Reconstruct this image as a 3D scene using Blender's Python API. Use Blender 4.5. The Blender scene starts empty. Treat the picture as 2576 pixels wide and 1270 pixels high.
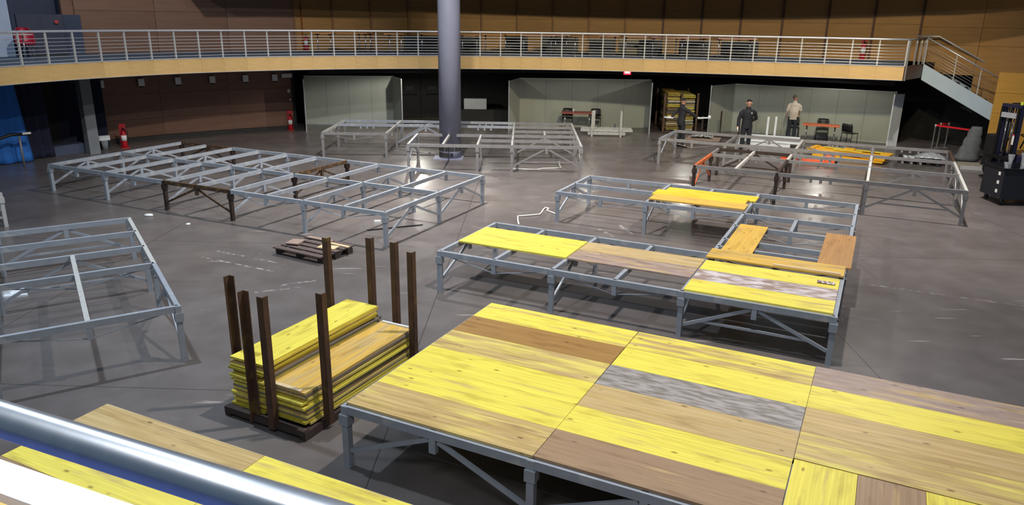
import bpy, math, random
from mathutils import Vector, Matrix
random.seed(7)
scene = bpy.context.scene
COL = scene.collection
PI = math.pi

# ------------------------------------------------------------------ camera
cam_data = bpy.data.cameras.new('camera')
cam_data.sensor_width = 36.0
cam_data.lens = 1869.52 / 2576.0 * 36.0
cam_data.clip_start = 0.05
cam_data.clip_end = 200
cam = bpy.data.objects.new('camera', cam_data)
COL.objects.link(cam)
pitch, roll = 0.305478, 0.013656
fw = Vector((0, math.cos(pitch), -math.sin(pitch)))
up = Vector((0, math.sin(pitch), math.cos(pitch)))
rt = Vector((1, 0, 0))
r2 = rt * math.cos(roll) + up * math.sin(roll)
u2 = up * math.cos(roll) - rt * math.sin(roll)
M = Matrix((r2, u2, -fw)).transposed().to_4x4()
M.translation = Vector((0, 0, 4.3093))
cam.matrix_world = M
scene.camera = cam

# ------------------------------------------------------------------ world and lamps
world = bpy.data.worlds.new('hall_ambient')
scene.world = world
world.use_nodes = True
bg = world.node_tree.nodes['Background']
bg.inputs[0].default_value = (0.45, 0.70, 1.0, 1)
bg.inputs[1].default_value = 0.12

def area_lamp(name, loc, target, size, power, color, size_y=None, spread=PI):
    d = bpy.data.lights.new(name, 'AREA')
    d.energy = power
    d.color = color
    d.spread = spread
    if size_y:
        d.shape = 'RECTANGLE'; d.size = size; d.size_y = size_y
    else:
        d.shape = 'DISK'; d.size = size
    o = bpy.data.objects.new(name, d)
    COL.objects.link(o)
    o.location = loc
    o.rotation_euler = (Vector(target) - Vector(loc)).to_track_quat('-Z', 'Y').to_euler()
    return o

def spot_lamp(name, loc, target, power, color, angle, blend=0.3, radius=0.15):
    d = bpy.data.lights.new(name, 'SPOT')
    d.energy = power
    d.color = color
    d.spot_size = math.radians(angle)
    d.spot_blend = blend
    d.shadow_soft_size = radius
    o = bpy.data.objects.new(name, d)
    COL.objects.link(o)
    o.location = loc
    o.rotation_euler = (Vector(target) - Vector(loc)).to_track_quat('-Z', 'Y').to_euler()
    return o

COOL = (0.72, 0.86, 1.0)
WARM = (1.0, 0.94, 0.88)
NEUT = (1.0, 0.96, 0.92)
area_lamp('ceiling_lamp_cool', (-6.5, 9.3, 9.8), (-6.5, 9.8, 0), 0.35, 560, COOL)
area_lamp('ceiling_lamp_near', (2.0, 8.6, 9.8), (2.0, 8.8, 0), 0.35, 640, NEUT)
area_lamp('ceiling_lamp_centre', (-2.0, 17.5, 9.8), (-2, 19, 0), 0.35, 640, NEUT, None, math.radians(112))
area_lamp('ceiling_lamp_warm', (9.0, 17.0, 9.8), (9, 18.5, 0), 0.35, 640, WARM, None, math.radians(135))
area_lamp('rail_highlight_fill', (-1.1, 0.9, 6.4), (-1.3, 1.6, 3), 2.4, 80, (0.9, 0.95, 1.0), 1.1, math.radians(125))  # unseen lamp added to draw the highlight along the near handrail
spot_lamp('gallery_fill_left', (-1.0, 8.0, 11.0), (-11.0, 25, 3.4), 3400, (1.0, 0.94, 0.88), 44, 0.7, 0.2)  # unseen fill spot added to brighten the left gallery wall and fascia
spot_lamp('gallery_flood_lamp', (4.0, 9.0, 9.6), (7.0, 30.5, 3.6), 3600, (1.0, 0.86, 0.52), 62, 0.7, 0.25)

scene.view_settings.view_transform = 'Standard'
scene.view_settings.look = 'None'
scene.view_settings.gamma = 1.0
scene.view_settings.use_curve_mapping = False
scene.view_settings.exposure = 0.3

# ------------------------------------------------------------------ materials
MATS = {}
def nodes_of(m):
    m.use_nodes = True
    return m.node_tree, m.node_tree.nodes, m.node_tree.links

def lin(c):
    return tuple(((v / 12.92) if v <= 0.04045 else ((v + 0.055) / 1.055) ** 2.4) for v in c)

def rgb(r, g, b):
    return lin((r / 255.0, g / 255.0, b / 255.0))

def mat(name, color, rough=0.5, metal=0.0, var=0.12, scale=6.0, bump=0.0, stretch=(1, 1, 1),
        color2=None, spots=0.0, spot_scale=3.0, coat=0.0, rand=0.0):
    """principled material with procedural colour variation; color2 shows in noise patches (spots = amount)"""
    m = bpy.data.materials.new(name)
    nt, N, L = nodes_of(m)
    b = N['Principled BSDF']
    b.inputs['Roughness'].default_value = rough
    b.inputs['Metallic'].default_value = metal
    if coat:
        b.inputs['Coat Weight'].default_value = coat
    tc = N.new('ShaderNodeTexCoord')
    mp = N.new('ShaderNodeMapping')
    mp.inputs['Scale'].default_value = stretch
    L.new(tc.outputs['Object'], mp.inputs['Vector'])
    nz = N.new('ShaderNodeTexNoise')
    nz.inputs['Scale'].default_value = scale
    nz.inputs['Detail'].default_value = 4
    L.new(mp.outputs[0], nz.inputs['Vector'])
    ramp = N.new('ShaderNodeValToRGB')
    lo = tuple(max(0, c * (1 - var)) for c in color)
    hi = tuple(min(1, c * (1 + var)) for c in color)
    ramp.color_ramp.elements[0].position = 0.3
    ramp.color_ramp.elements[1].position = 0.7
    ramp.color_ramp.elements[0].color = (*lo, 1)
    ramp.color_ramp.elements[1].color = (*hi, 1)
    L.new(nz.outputs['Fac'], ramp.inputs[0])
    out = ramp.outputs[0]
    if color2 is not None:
        n2 = N.new('ShaderNodeTexNoise')
        n2.inputs['Scale'].default_value = spot_scale
        n2.inputs['Detail'].default_value = 5
        L.new(mp.outputs[0], n2.inputs['Vector'])
        r3 = N.new('ShaderNodeValToRGB')
        r3.color_ramp.elements[0].position = max(0.0, 0.62 - spots * 0.35)
        r3.color_ramp.elements[1].position = max(0.08, 0.70 - spots * 0.35)
        L.new(n2.outputs['Fac'], r3.inputs[0])
        mx = N.new('ShaderNodeMixRGB')
        L.new(r3.outputs[0], mx.inputs[0])
        L.new(out, mx.inputs[1])
        mx.inputs[2].default_value = (*color2, 1)
        out = mx.outputs[0]
    if rand:
        oi = N.new('ShaderNodeObjectInfo')
        hs = N.new('ShaderNodeHueSaturation')
        mr = N.new('ShaderNodeMapRange')
        mr.inputs['To Min'].default_value = 1 - rand
        mr.inputs['To Max'].default_value = 1 + rand
        L.new(oi.outputs['Random'], mr.inputs['Value'])
        L.new(mr.outputs[0], hs.inputs['Value'])
        L.new(out, hs.inputs['Color'])
        out = hs.outputs[0]
    L.new(out, b.inputs['Base Color'])
    if bump:
        bp = N.new('ShaderNodeBump')
        bp.inputs['Strength'].default_value = bump
        bp.inputs['Distance'].default_value = 0.01
        L.new(nz.outputs['Fac'], bp.inputs['Height'])
        L.new(bp.outputs[0], b.inputs['Normal'])
    MATS[name] = m
    return m

SCUFFS = [((-5.77, 13.13), (-4.19, 12.36), .035, .8), ((-5.63, 13.51), (-4.1, 12.76), .03, .8), ((-3.86, 11.66), (-3.33, 11.94), .06, .5), ((-4.18, 11.32), (-3.48, 11.6), .05, .5),
          ((1.82, 15.56), (2.12, 14.83), .06, .7), ((2.35, 15.81), (2.52, 15.03), .07, .6), ((6.2, 12.1), (8.24, 11.17), .04, .45)]
def floor_material():
    m = bpy.data.materials.new('polished_concrete')
    nt, N, L = nodes_of(m)
    b = N['Principled BSDF']
    tc = N.new('ShaderNodeTexCoord')
    def noise(scale, detail=5, stretch=None, rot=0.0):
        mp = N.new('ShaderNodeMapping')
        mp.inputs['Scale'].default_value = stretch or (1, 1, 1)
        mp.inputs['Rotation'].default_value = (0, 0, rot)
        L.new(tc.outputs['Object'], mp.inputs['Vector'])
        n = N.new('ShaderNodeTexNoise')
        n.inputs['Scale'].default_value = scale
        n.inputs['Detail'].default_value = detail
        L.new(mp.outputs[0], n.inputs['Vector'])
        return n.outputs['Fac']
    def ramp(f, p0, p1, c0, c1):
        r = N.new('ShaderNodeValToRGB')
        r.color_ramp.elements[0].position = p0
        r.color_ramp.elements[1].position = p1
        r.color_ramp.elements[0].color = (*c0, 1)
        r.color_ramp.elements[1].color = (*c1, 1)
        L.new(f, r.inputs[0])
        return r.outputs[0]
    def mix(f, a, c, mode='MIX'):
        x = N.new('ShaderNodeMixRGB')
        x.blend_type = mode
        if isinstance(f, float): x.inputs[0].default_value = f
        else: L.new(f, x.inputs[0])
        L.new(a, x.inputs[1])
        if isinstance(c, tuple): x.inputs[2].default_value = (*c, 1)
        else: L.new(c, x.inputs[2])
        return x.outputs[0]
    base = ramp(noise(0.35), 0.32, 0.68, rgb(100, 93, 91), rgb(118, 111, 108))
    base = mix(0.55, base, ramp(noise(1.7, 8), 0.35, 0.68, (0.62, 0.60, 0.58), (1.0, 1.0, 1.0)), 'MULTIPLY')
    # dark tyre sweeps and pale scratches
    tyre = ramp(noise(0.9, 3, (0.25, 2.2, 1), 0.5), 0.63, 0.74, (0, 0, 0), (1, 1, 1))
    t2 = mix(0.22, base, rgb(70, 62, 60))
    base = mix(tyre, base, t2)
    patch = ramp(noise(0.45, 2), 0.50, 0.62, (0, 0, 0), (1, 1, 1))
    scr = ramp(noise(1.6, 8, (0.6, 7.0, 1), -0.35), 0.665, 0.70, (0, 0, 0), (0.55, 0.55, 0.55))
    s2 = mix(1.0, scr, patch, 'MULTIPLY')
    base = mix(s2, base, rgb(196, 188, 182))
    # pale drag marks: (start, end, half width, strength)
    for (x0, y0), (x1, y1), hw, stg in SCUFFS:
        ang = math.atan2(y1 - y0, x1 - x0); ln = math.hypot(x1 - x0, y1 - y0)
        mp = N.new('ShaderNodeMapping'); mp.vector_type = 'TEXTURE'
        mp.inputs['Location'].default_value = (x0, y0, 0); mp.inputs['Rotation'].default_value = (0, 0, ang)
        L.new(tc.outputs['Object'], mp.inputs['Vector'])
        sx = N.new('ShaderNodeSeparateXYZ'); L.new(mp.outputs[0], sx.inputs[0])
        ab = N.new('ShaderNodeMath'); ab.operation = 'ABSOLUTE'; L.new(sx.outputs['Y'], ab.inputs[0])
        ny = N.new('ShaderNodeMapRange'); ny.inputs['From Min'].default_value = 0; ny.inputs['From Max'].default_value = hw; ny.inputs['To Min'].default_value = 1; ny.inputs['To Max'].default_value = 0
        L.new(ab.outputs[0], ny.inputs['Value'])
        cx_ = N.new('ShaderNodeMath'); cx_.operation = 'SUBTRACT'; cx_.inputs[1].default_value = ln / 2; L.new(sx.outputs['X'], cx_.inputs[0])
        ax_ = N.new('ShaderNodeMath'); ax_.operation = 'ABSOLUTE'; L.new(cx_.outputs[0], ax_.inputs[0])
        nx = N.new('ShaderNodeMath'); nx.operation = 'LESS_THAN'; nx.inputs[1].default_value = ln / 2; L.new(ax_.outputs[0], nx.inputs[0])
        mu = N.new('ShaderNodeMath'); mu.operation = 'MULTIPLY'; L.new(ny.outputs[0], mu.inputs[0]); L.new(nx.outputs[0], mu.inputs[1])
        brk = ramp(noise(9.0, 6), 0.46, 0.62, (0, 0, 0), (stg, stg, stg))
        m2 = N.new('ShaderNodeMath'); m2.operation = 'MULTIPLY'; L.new(mu.outputs[0], m2.inputs[0]); L.new(brk, m2.inputs[1])
        base = mix(m2.outputs[0], base, rgb(200, 192, 186))
    # sawn joints every 6 m
    sep = N.new('ShaderNodeSeparateXYZ')
    rotm = N.new('ShaderNodeMapping')
    rotm.inputs['Rotation'].default_value = (0, 0, 0.03)
    L.new(tc.outputs['Object'], rotm.inputs['Vector'])
    L.new(rotm.outputs[0], sep.inputs[0])
    jf = None
    for ax, off in (('X', 1.55), ('Y', 4.1)):
        a = N.new('ShaderNodeMath'); a.operation = 'ADD'; a.inputs[1].default_value = off
        L.new(sep.outputs[ax], a.inputs[0])
        p = N.new('ShaderNodeMath'); p.operation = 'PINGPONG'; p.inputs[1].default_value = 3.0
        L.new(a.outputs[0], p.inputs[0])
        c = N.new('ShaderNodeMath'); c.operation = 'LESS_THAN'; c.inputs[1].default_value = 0.006
        L.new(p.outputs[0], c.inputs[0])
        if jf is None: jf = c.outputs[0]
        else:
            mxx = N.new('ShaderNodeMath'); mxx.operation = 'MAXIMUM'
            L.new(jf, mxx.inputs[0]); L.new(c.outputs[0], mxx.inputs[1]); jf = mxx.outputs[0]
    base = mix(jf, base, rgb(62, 56, 55))
    L.new(base, b.inputs['Base Color'])
    rr = N.new('ShaderNodeMapRange')
    L.new(noise(0.8, 6), rr.inputs['Value'])
    rr.inputs['From Min'].default_value = 0.3; rr.inputs['From Max'].default_value = 0.7
    rr.inputs['To Min'].default_value = 0.22; rr.inputs['To Max'].default_value = 0.40
    L.new(rr.outputs[0], b.inputs['Roughness'])
    bp = N.new('ShaderNodeBump'); bp.inputs['Strength'].default_value = 0.05
    L.new(noise(6.0, 4), bp.inputs['Height'])
    L.new(bp.outputs[0], b.inputs['Normal'])
    MATS['floor'] = m
    return m

def board_material():
    """three-ply shuttering board: object colour = paint, object alpha = wear, property smear = plaster smears"""
    m = bpy.data.materials.new('shuttering_board')
    nt, N, L = nodes_of(m)
    b = N['Principled BSDF']
    tc = N.new('ShaderNodeTexCoord')
    oi = N.new('ShaderNodeObjectInfo')
    off = N.new('ShaderNodeVectorMath'); off.operation = 'SCALE'
    L.new(oi.outputs['Random'], off.inputs['Scale'])
    off.inputs[0].default_value = (37.0, 91.0, 53.0)
    add = N.new('ShaderNodeVectorMath'); add.operation = 'ADD'
    L.new(tc.outputs['Object'], add.inputs[0]); L.new(off.outputs[0], add.inputs[1])
    def noise(scale, stretch, detail=5):
        mp = N.new('ShaderNodeMapping'); mp.inputs['Scale'].default_value = stretch
        L.new(add.outputs[0], mp.inputs['Vector'])
        n = N.new('ShaderNodeTexNoise'); n.inputs['Scale'].default_value = scale; n.inputs['Detail'].default_value = detail
        L.new(mp.outputs[0], n.inputs['Vector'])
        return n.outputs['Fac']
    def ramp(f, p0, p1, c0=(0, 0, 0), c1=(1, 1, 1)):
        r = N.new('ShaderNodeValToRGB')
        r.color_ramp.elements[0].position = p0; r.color_ramp.elements[1].position = p1
        r.color_ramp.elements[0].color = (*c0, 1); r.color_ramp.elements[1].color = (*c1, 1)
        L.new(f, r.inputs[0])
        return r.outputs[0]
    def mix(f, a, c, mode='MIX'):
        x = N.new('ShaderNodeMixRGB'); x.blend_type = mode
        if isinstance(f, float): x.inputs[0].default_value = f
        else: L.new(f, x.inputs[0])
        if isinstance(a, tuple): x.inputs[1].default_value = (*a, 1)
        else: L.new(a, x.inputs[1])
        if isinstance(c, tuple): x.inputs[2].default_value = (*c, 1)
        else: L.new(c, x.inputs[2])
        return x.outputs[0]
    # the paint is worn through to wood in patches, more with higher alpha
    wear = N.new('ShaderNodeMath'); wear.operation = 'ADD'
    L.new(noise(2.4, (0.55, 4.6, 1), 8), wear.inputs[0])
    wa = N.new('ShaderNodeMath'); wa.operation = 'MULTIPLY_ADD'
    wa.inputs[1].default_value = 0.55; wa.inputs[2].default_value = -0.30
    L.new(oi.outputs['Alpha'], wa.inputs[0])
    L.new(wa.outputs[0], wear.inputs[1])
    wmask = ramp(wear.outputs[0], 0.42, 0.62)
    wood = ramp(noise(3.0, (0.35, 9.0, 1), 8), 0.3, 0.72, rgb(186, 154, 98), rgb(214, 186, 126))
    col = mix(wmask, oi.outputs['Color'], wood)
    # grain streaks, plank joints, dirt, knots
    grain = ramp(noise(2.0, (0.5, 26.0, 1), 4), 0.30, 0.66, (0.80, 0.79, 0.76), (1.03, 1.03, 1.03))
    col = mix(1.0, col, grain, 'MULTIPLY')
    dirt = ramp(noise(3.4, (0.6, 2.6, 1), 8), 0.54, 0.80, (1, 1, 1), (0.60, 0.54, 0.48))
    col = mix(0.9, col, dirt, 'MULTIPLY')
    vor = N.new('ShaderNodeTexVoronoi'); vor.inputs['Scale'].default_value = 4.2
    mpv = N.new('ShaderNodeMapping'); mpv.inputs['Scale'].default_value = (0.62, 1.4, 0.01)
    L.new(add.outputs[0], mpv.inputs['Vector']); L.new(mpv.outputs[0], vor.inputs['Vector'])
    knot = ramp(vor.outputs['Distance'], 0.05, 0.11, (0.36, 0.28, 0.20), (1, 1, 1))
    col = mix(0.85, col, knot, 'MULTIPLY')
    at = N.new('ShaderNodeAttribute'); at.attribute_type = 'OBJECT'; at.attribute_name = 'smear'
    sm = ramp(noise(5.0, (1.0, 4.0, 1), 10), 0.42, 0.60)
    sf = N.new('ShaderNodeMath'); sf.operation = 'MULTIPLY'
    L.new(sm, sf.inputs[0]); L.new(at.outputs['Fac'], sf.inputs[1])
    col = mix(sf.outputs[0], col, rgb(214, 204, 204))
    L.new(col, b.inputs['Base Color'])
    b.inputs['Roughness'].default_value = 0.42
    MATS['board'] = m
    return m

floor_material()
board_material()
mat('steel', rgb(154, 159, 167), 0.45, 0.08, 0.08, 5, color2=rgb(176, 178, 178), spots=0.08)
mat('steel_pale', rgb(186, 184, 179), 0.55, 0.05, 0.10, 9, color2=rgb(168, 164, 156), spots=0.12, spot_scale=9)
mat('steel_dull', rgb(128, 125, 125), 0.5, 0.08, 0.12, 5)
mat('rust', rgb(70, 52, 38), 0.75, 0.05, 0.25, 14, color2=rgb(112, 82, 40), spots=0.2, spot_scale=12)
mat('rust_dark', rgb(52, 38, 32), 0.75, 0.1, 0.2, 9)
mat('rust_orange', rgb(196, 96, 44), 0.65, 0.0, 0.2, 9, color2=rgb(120, 66, 40), spots=0.25, spot_scale=6)
mat('rack_rust', rgb(86, 62, 48), 0.7, 0.15, 0.22, 8, color2=rgb(112, 92, 48), spots=0.04, spot_scale=5)
mat('rack_base', rgb(66, 52, 48), 0.7, 0.1, 0.2, 8)
mat('inox', (0.86, 0.87, 0.90), 0.42, 0.7, 0.05, 10)
mat('inox_brushed', (0.74, 0.75, 0.79), 0.30, 1.0, 0.06, 30)
mat('chrome', (0.8, 0.8, 0.82), 0.12, 1.0, 0.03, 5)
mat('fascia_ply', rgb(218, 180, 118), 0.45, 0, 0.07, 2.2, stretch=(1, 1, 4), rand=0.06, color2=rgb(208, 168, 104), spots=0.2, spot_scale=1.3)
mat('wall_ply', rgb(176, 128, 62), 0.5, 0, 0.10, 1.6, stretch=(0.6, 0.6, 5), rand=0.05)
mat('wall_ply_shaded', rgb(146, 108, 86), 0.5, 0, 0.10, 1.6, stretch=(0.6, 0.6, 5), rand=0.07)  # left wall's plywood again, its weaker light put into a browner colour
mat('wall_ply_low_shaded', rgb(122, 88, 70), 0.5, 0, 0.10, 1.6, stretch=(0.6, 0.6, 5), rand=0.07)  # same plywood under the balcony, the shade there put into a darker colour
mat('box_ply', rgb(208, 154, 60), 0.5, 0, 0.07, 1.4, stretch=(0.5, 0.5, 4), rand=0.03)
mat('batten', rgb(150, 104, 56), 0.5, 0, 0.1, 3)
mat('batten_dark', rgb(92, 56, 36), 0.5, 0, 0.1, 3)
mat('carpet', rgb(112, 122, 136), 0.95, 0, 0.15, 30)
mat('carpet_blue', rgb(44, 58, 104), 0.95, 0, 0.12, 30)
mat('concrete', rgb(124, 128, 132), 0.7, 0, 0.08, 3)
mat('column_paint', rgb(130, 132, 149), 0.55, 0, 0.05, 2)
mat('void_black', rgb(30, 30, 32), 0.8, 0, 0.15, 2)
mat('slab_soffit', rgb(44, 42, 42), 0.8, 0, 0.1, 2)
mat('alu', rgb(188, 188, 192), 0.45, 0.2, 0.04, 3)
mat('booth_panel', rgb(176, 180, 170), 0.6, 0, 0.05, 1.5, rand=0.03)
mat('booth_frame', rgb(200, 202, 204), 0.35, 0.6, 0.04, 5)
mat('white_paint', rgb(226, 230, 234), 0.45, 0, 0.04, 4)
mat('stringer_paint', rgb(190, 206, 214), 0.5, 0, 0.03, 3)
mat('curtain_blue', rgb(48, 118, 206), 0.85, 0, 0.12, 2, stretch=(6, 6, 0.4))
mat('curtain_navy', rgb(30, 34, 56), 0.9, 0, 0.12, 2, stretch=(6, 6, 0.4))
mat('slate', rgb(72, 80, 104), 0.7, 0, 0.08, 2)
mat('slate_dark', rgb(50, 56, 76), 0.6, 0, 0.08, 2)
mat('pale_blue_wall', rgb(186, 198, 222), 0.7, 0, 0.05, 2)
mat('red', rgb(186, 26, 36), 0.4, 0, 0.08, 5)
mat('red_belt', rgb(226, 22, 34), 0.6, 0, 0.05, 5)
mat('red_plastic', rgb(176, 30, 56), 0.4, 0, 0.05, 5)
mat('paper', rgb(232, 230, 226), 0.7, 0, 0.05, 8)
mat('white_plastic', rgb(222, 224, 226), 0.4, 0, 0.05, 6)
mat('film', rgb(160, 164, 166), 0.25, 0, 0.15, 14, bump=0.6)
mat('black_plastic', rgb(28, 28, 30), 0.45, 0, 0.15, 6)
mat('black_metal', rgb(30, 30, 32), 0.4, 0.4, 0.1, 6)
mat('navy_paint', rgb(44, 42, 66), 0.3, 0.1, 0.08, 4)
mat('dark_bin', rgb(26, 30, 38), 0.45, 0, 0.15, 5)
mat('table_orange', rgb(206, 104, 62), 0.4, 0, 0.06, 3, stretch=(1, 6, 1))
mat('table_red', rgb(152, 70, 58), 0.4, 0, 0.06, 3, stretch=(1, 6, 1))
mat('table_wood', rgb(214, 150, 96), 0.4, 0, 0.06, 3, stretch=(1, 6, 1))
mat('table_pink', rgb(208, 164, 152), 0.35, 0, 0.06, 3, stretch=(1, 6, 1))
mat('panel_dark', rgb(48, 46, 42), 0.6, 0, 0.12, 3)
mat('panel_olive', rgb(120, 112, 84), 0.6, 0, 0.1, 3)
mat('orange_paint', rgb(232, 92, 48), 0.4, 0, 0.08, 5)
mat('yellow_paint', rgb(246, 182, 34), 0.4, 0, 0.06, 4)
mat('strap_lime', rgb(206, 190, 60), 0.6, 0, 0.1, 9)
mat('pallet_wood', rgb(84, 70, 66), 0.8, 0, 0.2, 3, stretch=(1, 9, 1), rand=0.12)
mat('pallet_block', rgb(62, 54, 50), 0.85, 0, 0.2, 6)
mat('raw_wood', rgb(206, 182, 142), 0.7, 0, 0.12, 3, stretch=(1, 9, 1), rand=0.1)
mat('raw_wood_pink', rgb(146, 124, 112), 0.7, 0, 0.12, 3, stretch=(1, 9, 1))
mat('grey_cover', rgb(104, 106, 106), 0.85, 0, 0.15, 9, bump=0.5)
mat('timber_grey', rgb(150, 142, 126), 0.8, 0, 0.12, 3, stretch=(1, 8, 1))
mat('cable_white', rgb(214, 210, 202), 0.5, 0, 0.05, 8)
mat('skin', rgb(198, 146, 126), 0.5, 0, 0.06, 12)
mat('hair_dark', rgb(36, 28, 26), 0.7, 0, 0.15, 30)
mat('jacket_black', rgb(30, 31, 38), 0.75, 0, 0.2, 9)
mat('jacket_charcoal', rgb(42, 40, 46), 0.8, 0, 0.2, 9)
mat('jumper_white', rgb(206, 196, 184), 0.85, 0, 0.08, 9)
mat('trousers_dark', rgb(34, 35, 42), 0.85, 0, 0.15, 9)
mat('trousers_blue', rgb(50, 54, 66), 0.85, 0, 0.15, 9)
mat('beanie_dark', rgb(46, 40, 42), 0.9, 0, 0.15, 20)
mat('beanie_grey', rgb(122, 112, 96), 0.9, 0, 0.15, 20)
mat('glove_white', rgb(232, 230, 226), 0.8, 0, 0.06, 12)
mat('boot', rgb(26, 24, 24), 0.6, 0, 0.15, 8)
mat('hivis', rgb(214, 224, 60), 0.6, 0, 0.06, 9)
mat('wrapper', rgb(150, 110, 112), 0.3, 0.3, 0.35, 40, color2=rgb(224, 216, 216), spots=0.4, spot_scale=30)
mat('eye_dark', rgb(24, 18, 16), 0.3)
mat('lip', rgb(160, 92, 84), 0.5)
mat('sole_dark', rgb(18, 18, 18), 0.7)
mat('rubber', rgb(22, 22, 24), 0.7, 0, 0.1, 10)
mat('label_pink', rgb(226, 70, 120), 0.5)

def glass_mat():
    m = bpy.data.materials.new('clear_glass')
    nt, N, L = nodes_of(m)
    b = N['Principled BSDF']
    nz = N.new('ShaderNodeTexNoise'); nz.inputs['Scale'].default_value = 8
    r = N.new('ShaderNodeMapRange'); r.inputs['To Min'].default_value = 0.04; r.inputs['To Max'].default_value = 0.12
    L.new(nz.outputs['Fac'], r.inputs['Value']); L.new(r.outputs[0], b.inputs['Roughness'])
    b.inputs['Base Color'].default_value = (0.9, 0.93, 0.95, 1)
    b.inputs['Transmission Weight'].default_value = 0.85
    b.inputs['IOR'].default_value = 1.45
    MATS['glass'] = m
def emit_mat(name, color, strength):
    m = bpy.data.materials.new(name)
    nt, N, L = nodes_of(m)
    b = N['Principled BSDF']
    b.inputs['Base Color'].default_value = (*color, 1)
    b.inputs['Emission Color'].default_value = (*color, 1)
    b.inputs['Emission Strength'].default_value = strength
    MATS[name] = m
glass_mat()
emit_mat('exit_red', (1.0, 0.02, 0.05), 2.4)
emit_mat('exit_core', (1.0, 0.35, 0.3), 4.0)

# ------------------------------------------------------------------ mesh helpers
class MB:
    def __init__(s):
        s.v = []; s.f = []
    def add(s, vs, fs):
        o = len(s.v)
        s.v += [tuple(x) for x in vs]
        s.f += [tuple(i + o for i in f) for f in fs]
        return s
    def box(s, x0, x1, y0, y1, z0, z1):
        v = [(x0, y0, z0), (x1, y0, z0), (x1, y1, z0), (x0, y1, z0), (x0, y0, z1), (x1, y0, z1), (x1, y1, z1), (x0, y1, z1)]
        return s.add(v, [(0, 3, 2, 1), (4, 5, 6, 7), (0, 1, 5, 4), (1, 2, 6, 5), (2, 3, 7, 6), (3, 0, 4, 7)])
    def beam(s, p, q, w, h, upv=(0, 0, 1)):
        """rectangular bar from p to q, w across, h along upv, centred"""
        p, q = Vector(p), Vector(q)
        d = (q - p).normalized(); u = Vector(upv)
        if abs(d.dot(u)) > 0.98: u = Vector((1, 0, 0))
        a = d.cross(u).normalized(); b = a.cross(d).normalized()
        vs = []
        for e in (p, q):
            for (i, j) in ((-1, -1), (1, -1), (1, 1), (-1, 1)):
                vs.append(e + a * (w / 2 * i) + b * (h / 2 * j))
        return s.add(vs, [(3, 2, 1, 0), (4, 5, 6, 7), (0, 1, 5, 4), (1, 2, 6, 5), (2, 3, 7, 6), (3, 0, 4, 7)])
    def tube(s, pts, r, n=10, cap=True, radii=None):
        pts = [Vector(p) for p in pts]
        vs = []; prev = None
        for i, p in enumerate(pts):
            if i == 0: d = pts[1] - p
            elif i == len(pts) - 1: d = p - pts[i - 1]
            else: d = (pts[i + 1] - p).normalized() + (p - pts[i - 1]).normalized()
            d.normalize()
            if prev is None:
                a = d.orthogonal().normalized()
            else:
                a = (prev - d * prev.dot(d)).normalized()
            prev = a; b = d.cross(a)
            rr = radii[i] if radii else r
            for k in range(n):
                t = 2 * PI * k / n
                vs.append(p + a * (math.cos(t) * rr) + b * (math.sin(t) * rr))
        fs = []
        for i in range(len(pts) - 1):
            for k in range(n):
                k2 = (k + 1) % n
                fs.append((i * n + k, i * n + k2, (i + 1) * n + k2, (i + 1) * n + k))
        if cap:
            fs.append(tuple(range(n - 1, -1, -1)))
            fs.append(tuple((len(pts) - 1) * n + k for k in range(n)))
        return s.add(vs, fs)
    def lathe(s, prof, n=16, c=(0, 0, 0)):
        vs = []; fs = []
        for (r, z) in prof:
            for k in range(n):
                t = 2 * PI * k / n
                vs.append((c[0] + r * math.cos(t), c[1] + r * math.sin(t), c[2] + z))
        for i in range(len(prof) - 1):
            for k in range(n):
                k2 = (k + 1) % n
                fs.append((i * n + k, i * n + k2, (i + 1) * n + k2, (i + 1) * n + k))
        fs.append(tuple(range(n - 1, -1, -1)))
        fs.append(tuple((len(prof) - 1) * n + k for k in range(n)))
        return s.add(vs, fs)
    def prism(s, poly, axis, a, b):
        """polygon (2-D list) extruded along axis from a to b"""
        def P(u, v, w):
            return {'x': (w, u, v), 'y': (u, w, v), 'z': (u, v, w)}[axis]
        n = len(poly)
        vs = [P(u, v, a) for u, v in poly] + [P(u, v, b) for u, v in poly]
        fs = [tuple(range(n - 1, -1, -1)), tuple(range(n, 2 * n))]
        for k in range(n):
            k2 = (k + 1) % n
            fs.append((k, k2, n + k2, n + k))
        return s.add(vs, fs)
    def mesh(s, name, m=None, smooth=False):
        me = bpy.data.meshes.new(name)
        me.from_pydata(s.v, [], s.f)
        me.update()
        import bmesh
        bm = bmesh.new(); bm.from_mesh(me)
        bmesh.ops.recalc_face_normals(bm, faces=bm.faces)
        bm.to_mesh(me); bm.free()
        if m: me.materials.append(MATS[m])
        if smooth:
            for p in me.polygons: p.use_smooth = True
        return me
    def build(s, name, m, parent=None, smooth=False, bevel=0.0):
        return link(name, s.mesh(name, m, smooth), parent, bevel=bevel)

def link(name, me, parent=None, loc=None, rot=None, m=None, bevel=0.0):
    o = bpy.data.objects.new(name, me)
    COL.objects.link(o)
    if parent is not None: o.parent = parent
    if loc is not None: o.location = loc
    if rot is not None: o.rotation_euler = rot
    if m:
        o.material_slots[0].link = 'OBJECT'
        o.material_slots[0].material = MATS[m]
    if bevel:
        bv = o.modifiers.new('bevel', 'BEVEL')
        bv.width = bevel; bv.segments = 2; bv.limit_method = 'ANGLE'
    return o

def auto_smooth(o):
    for p in o.data.polygons: p.use_smooth = True
    return o

def tag(o, label, cat, group=None):
    o['label'] = label; o['category'] = cat
    if group: o['group'] = group
    return o

def thing(name, label, cat, loc=(0, 0, 0), rotz=0.0, group=None):
    o = bpy.data.objects.new(name, None)
    o.empty_display_size = 0.2
    COL.objects.link(o)
    o.location = loc; o.rotation_euler = (0, 0, rotz)
    return tag(o, label, cat, group)

def struct(o, label=None):
    o['kind'] = 'structure'
    if label: o['label'] = label
    return o

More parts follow.
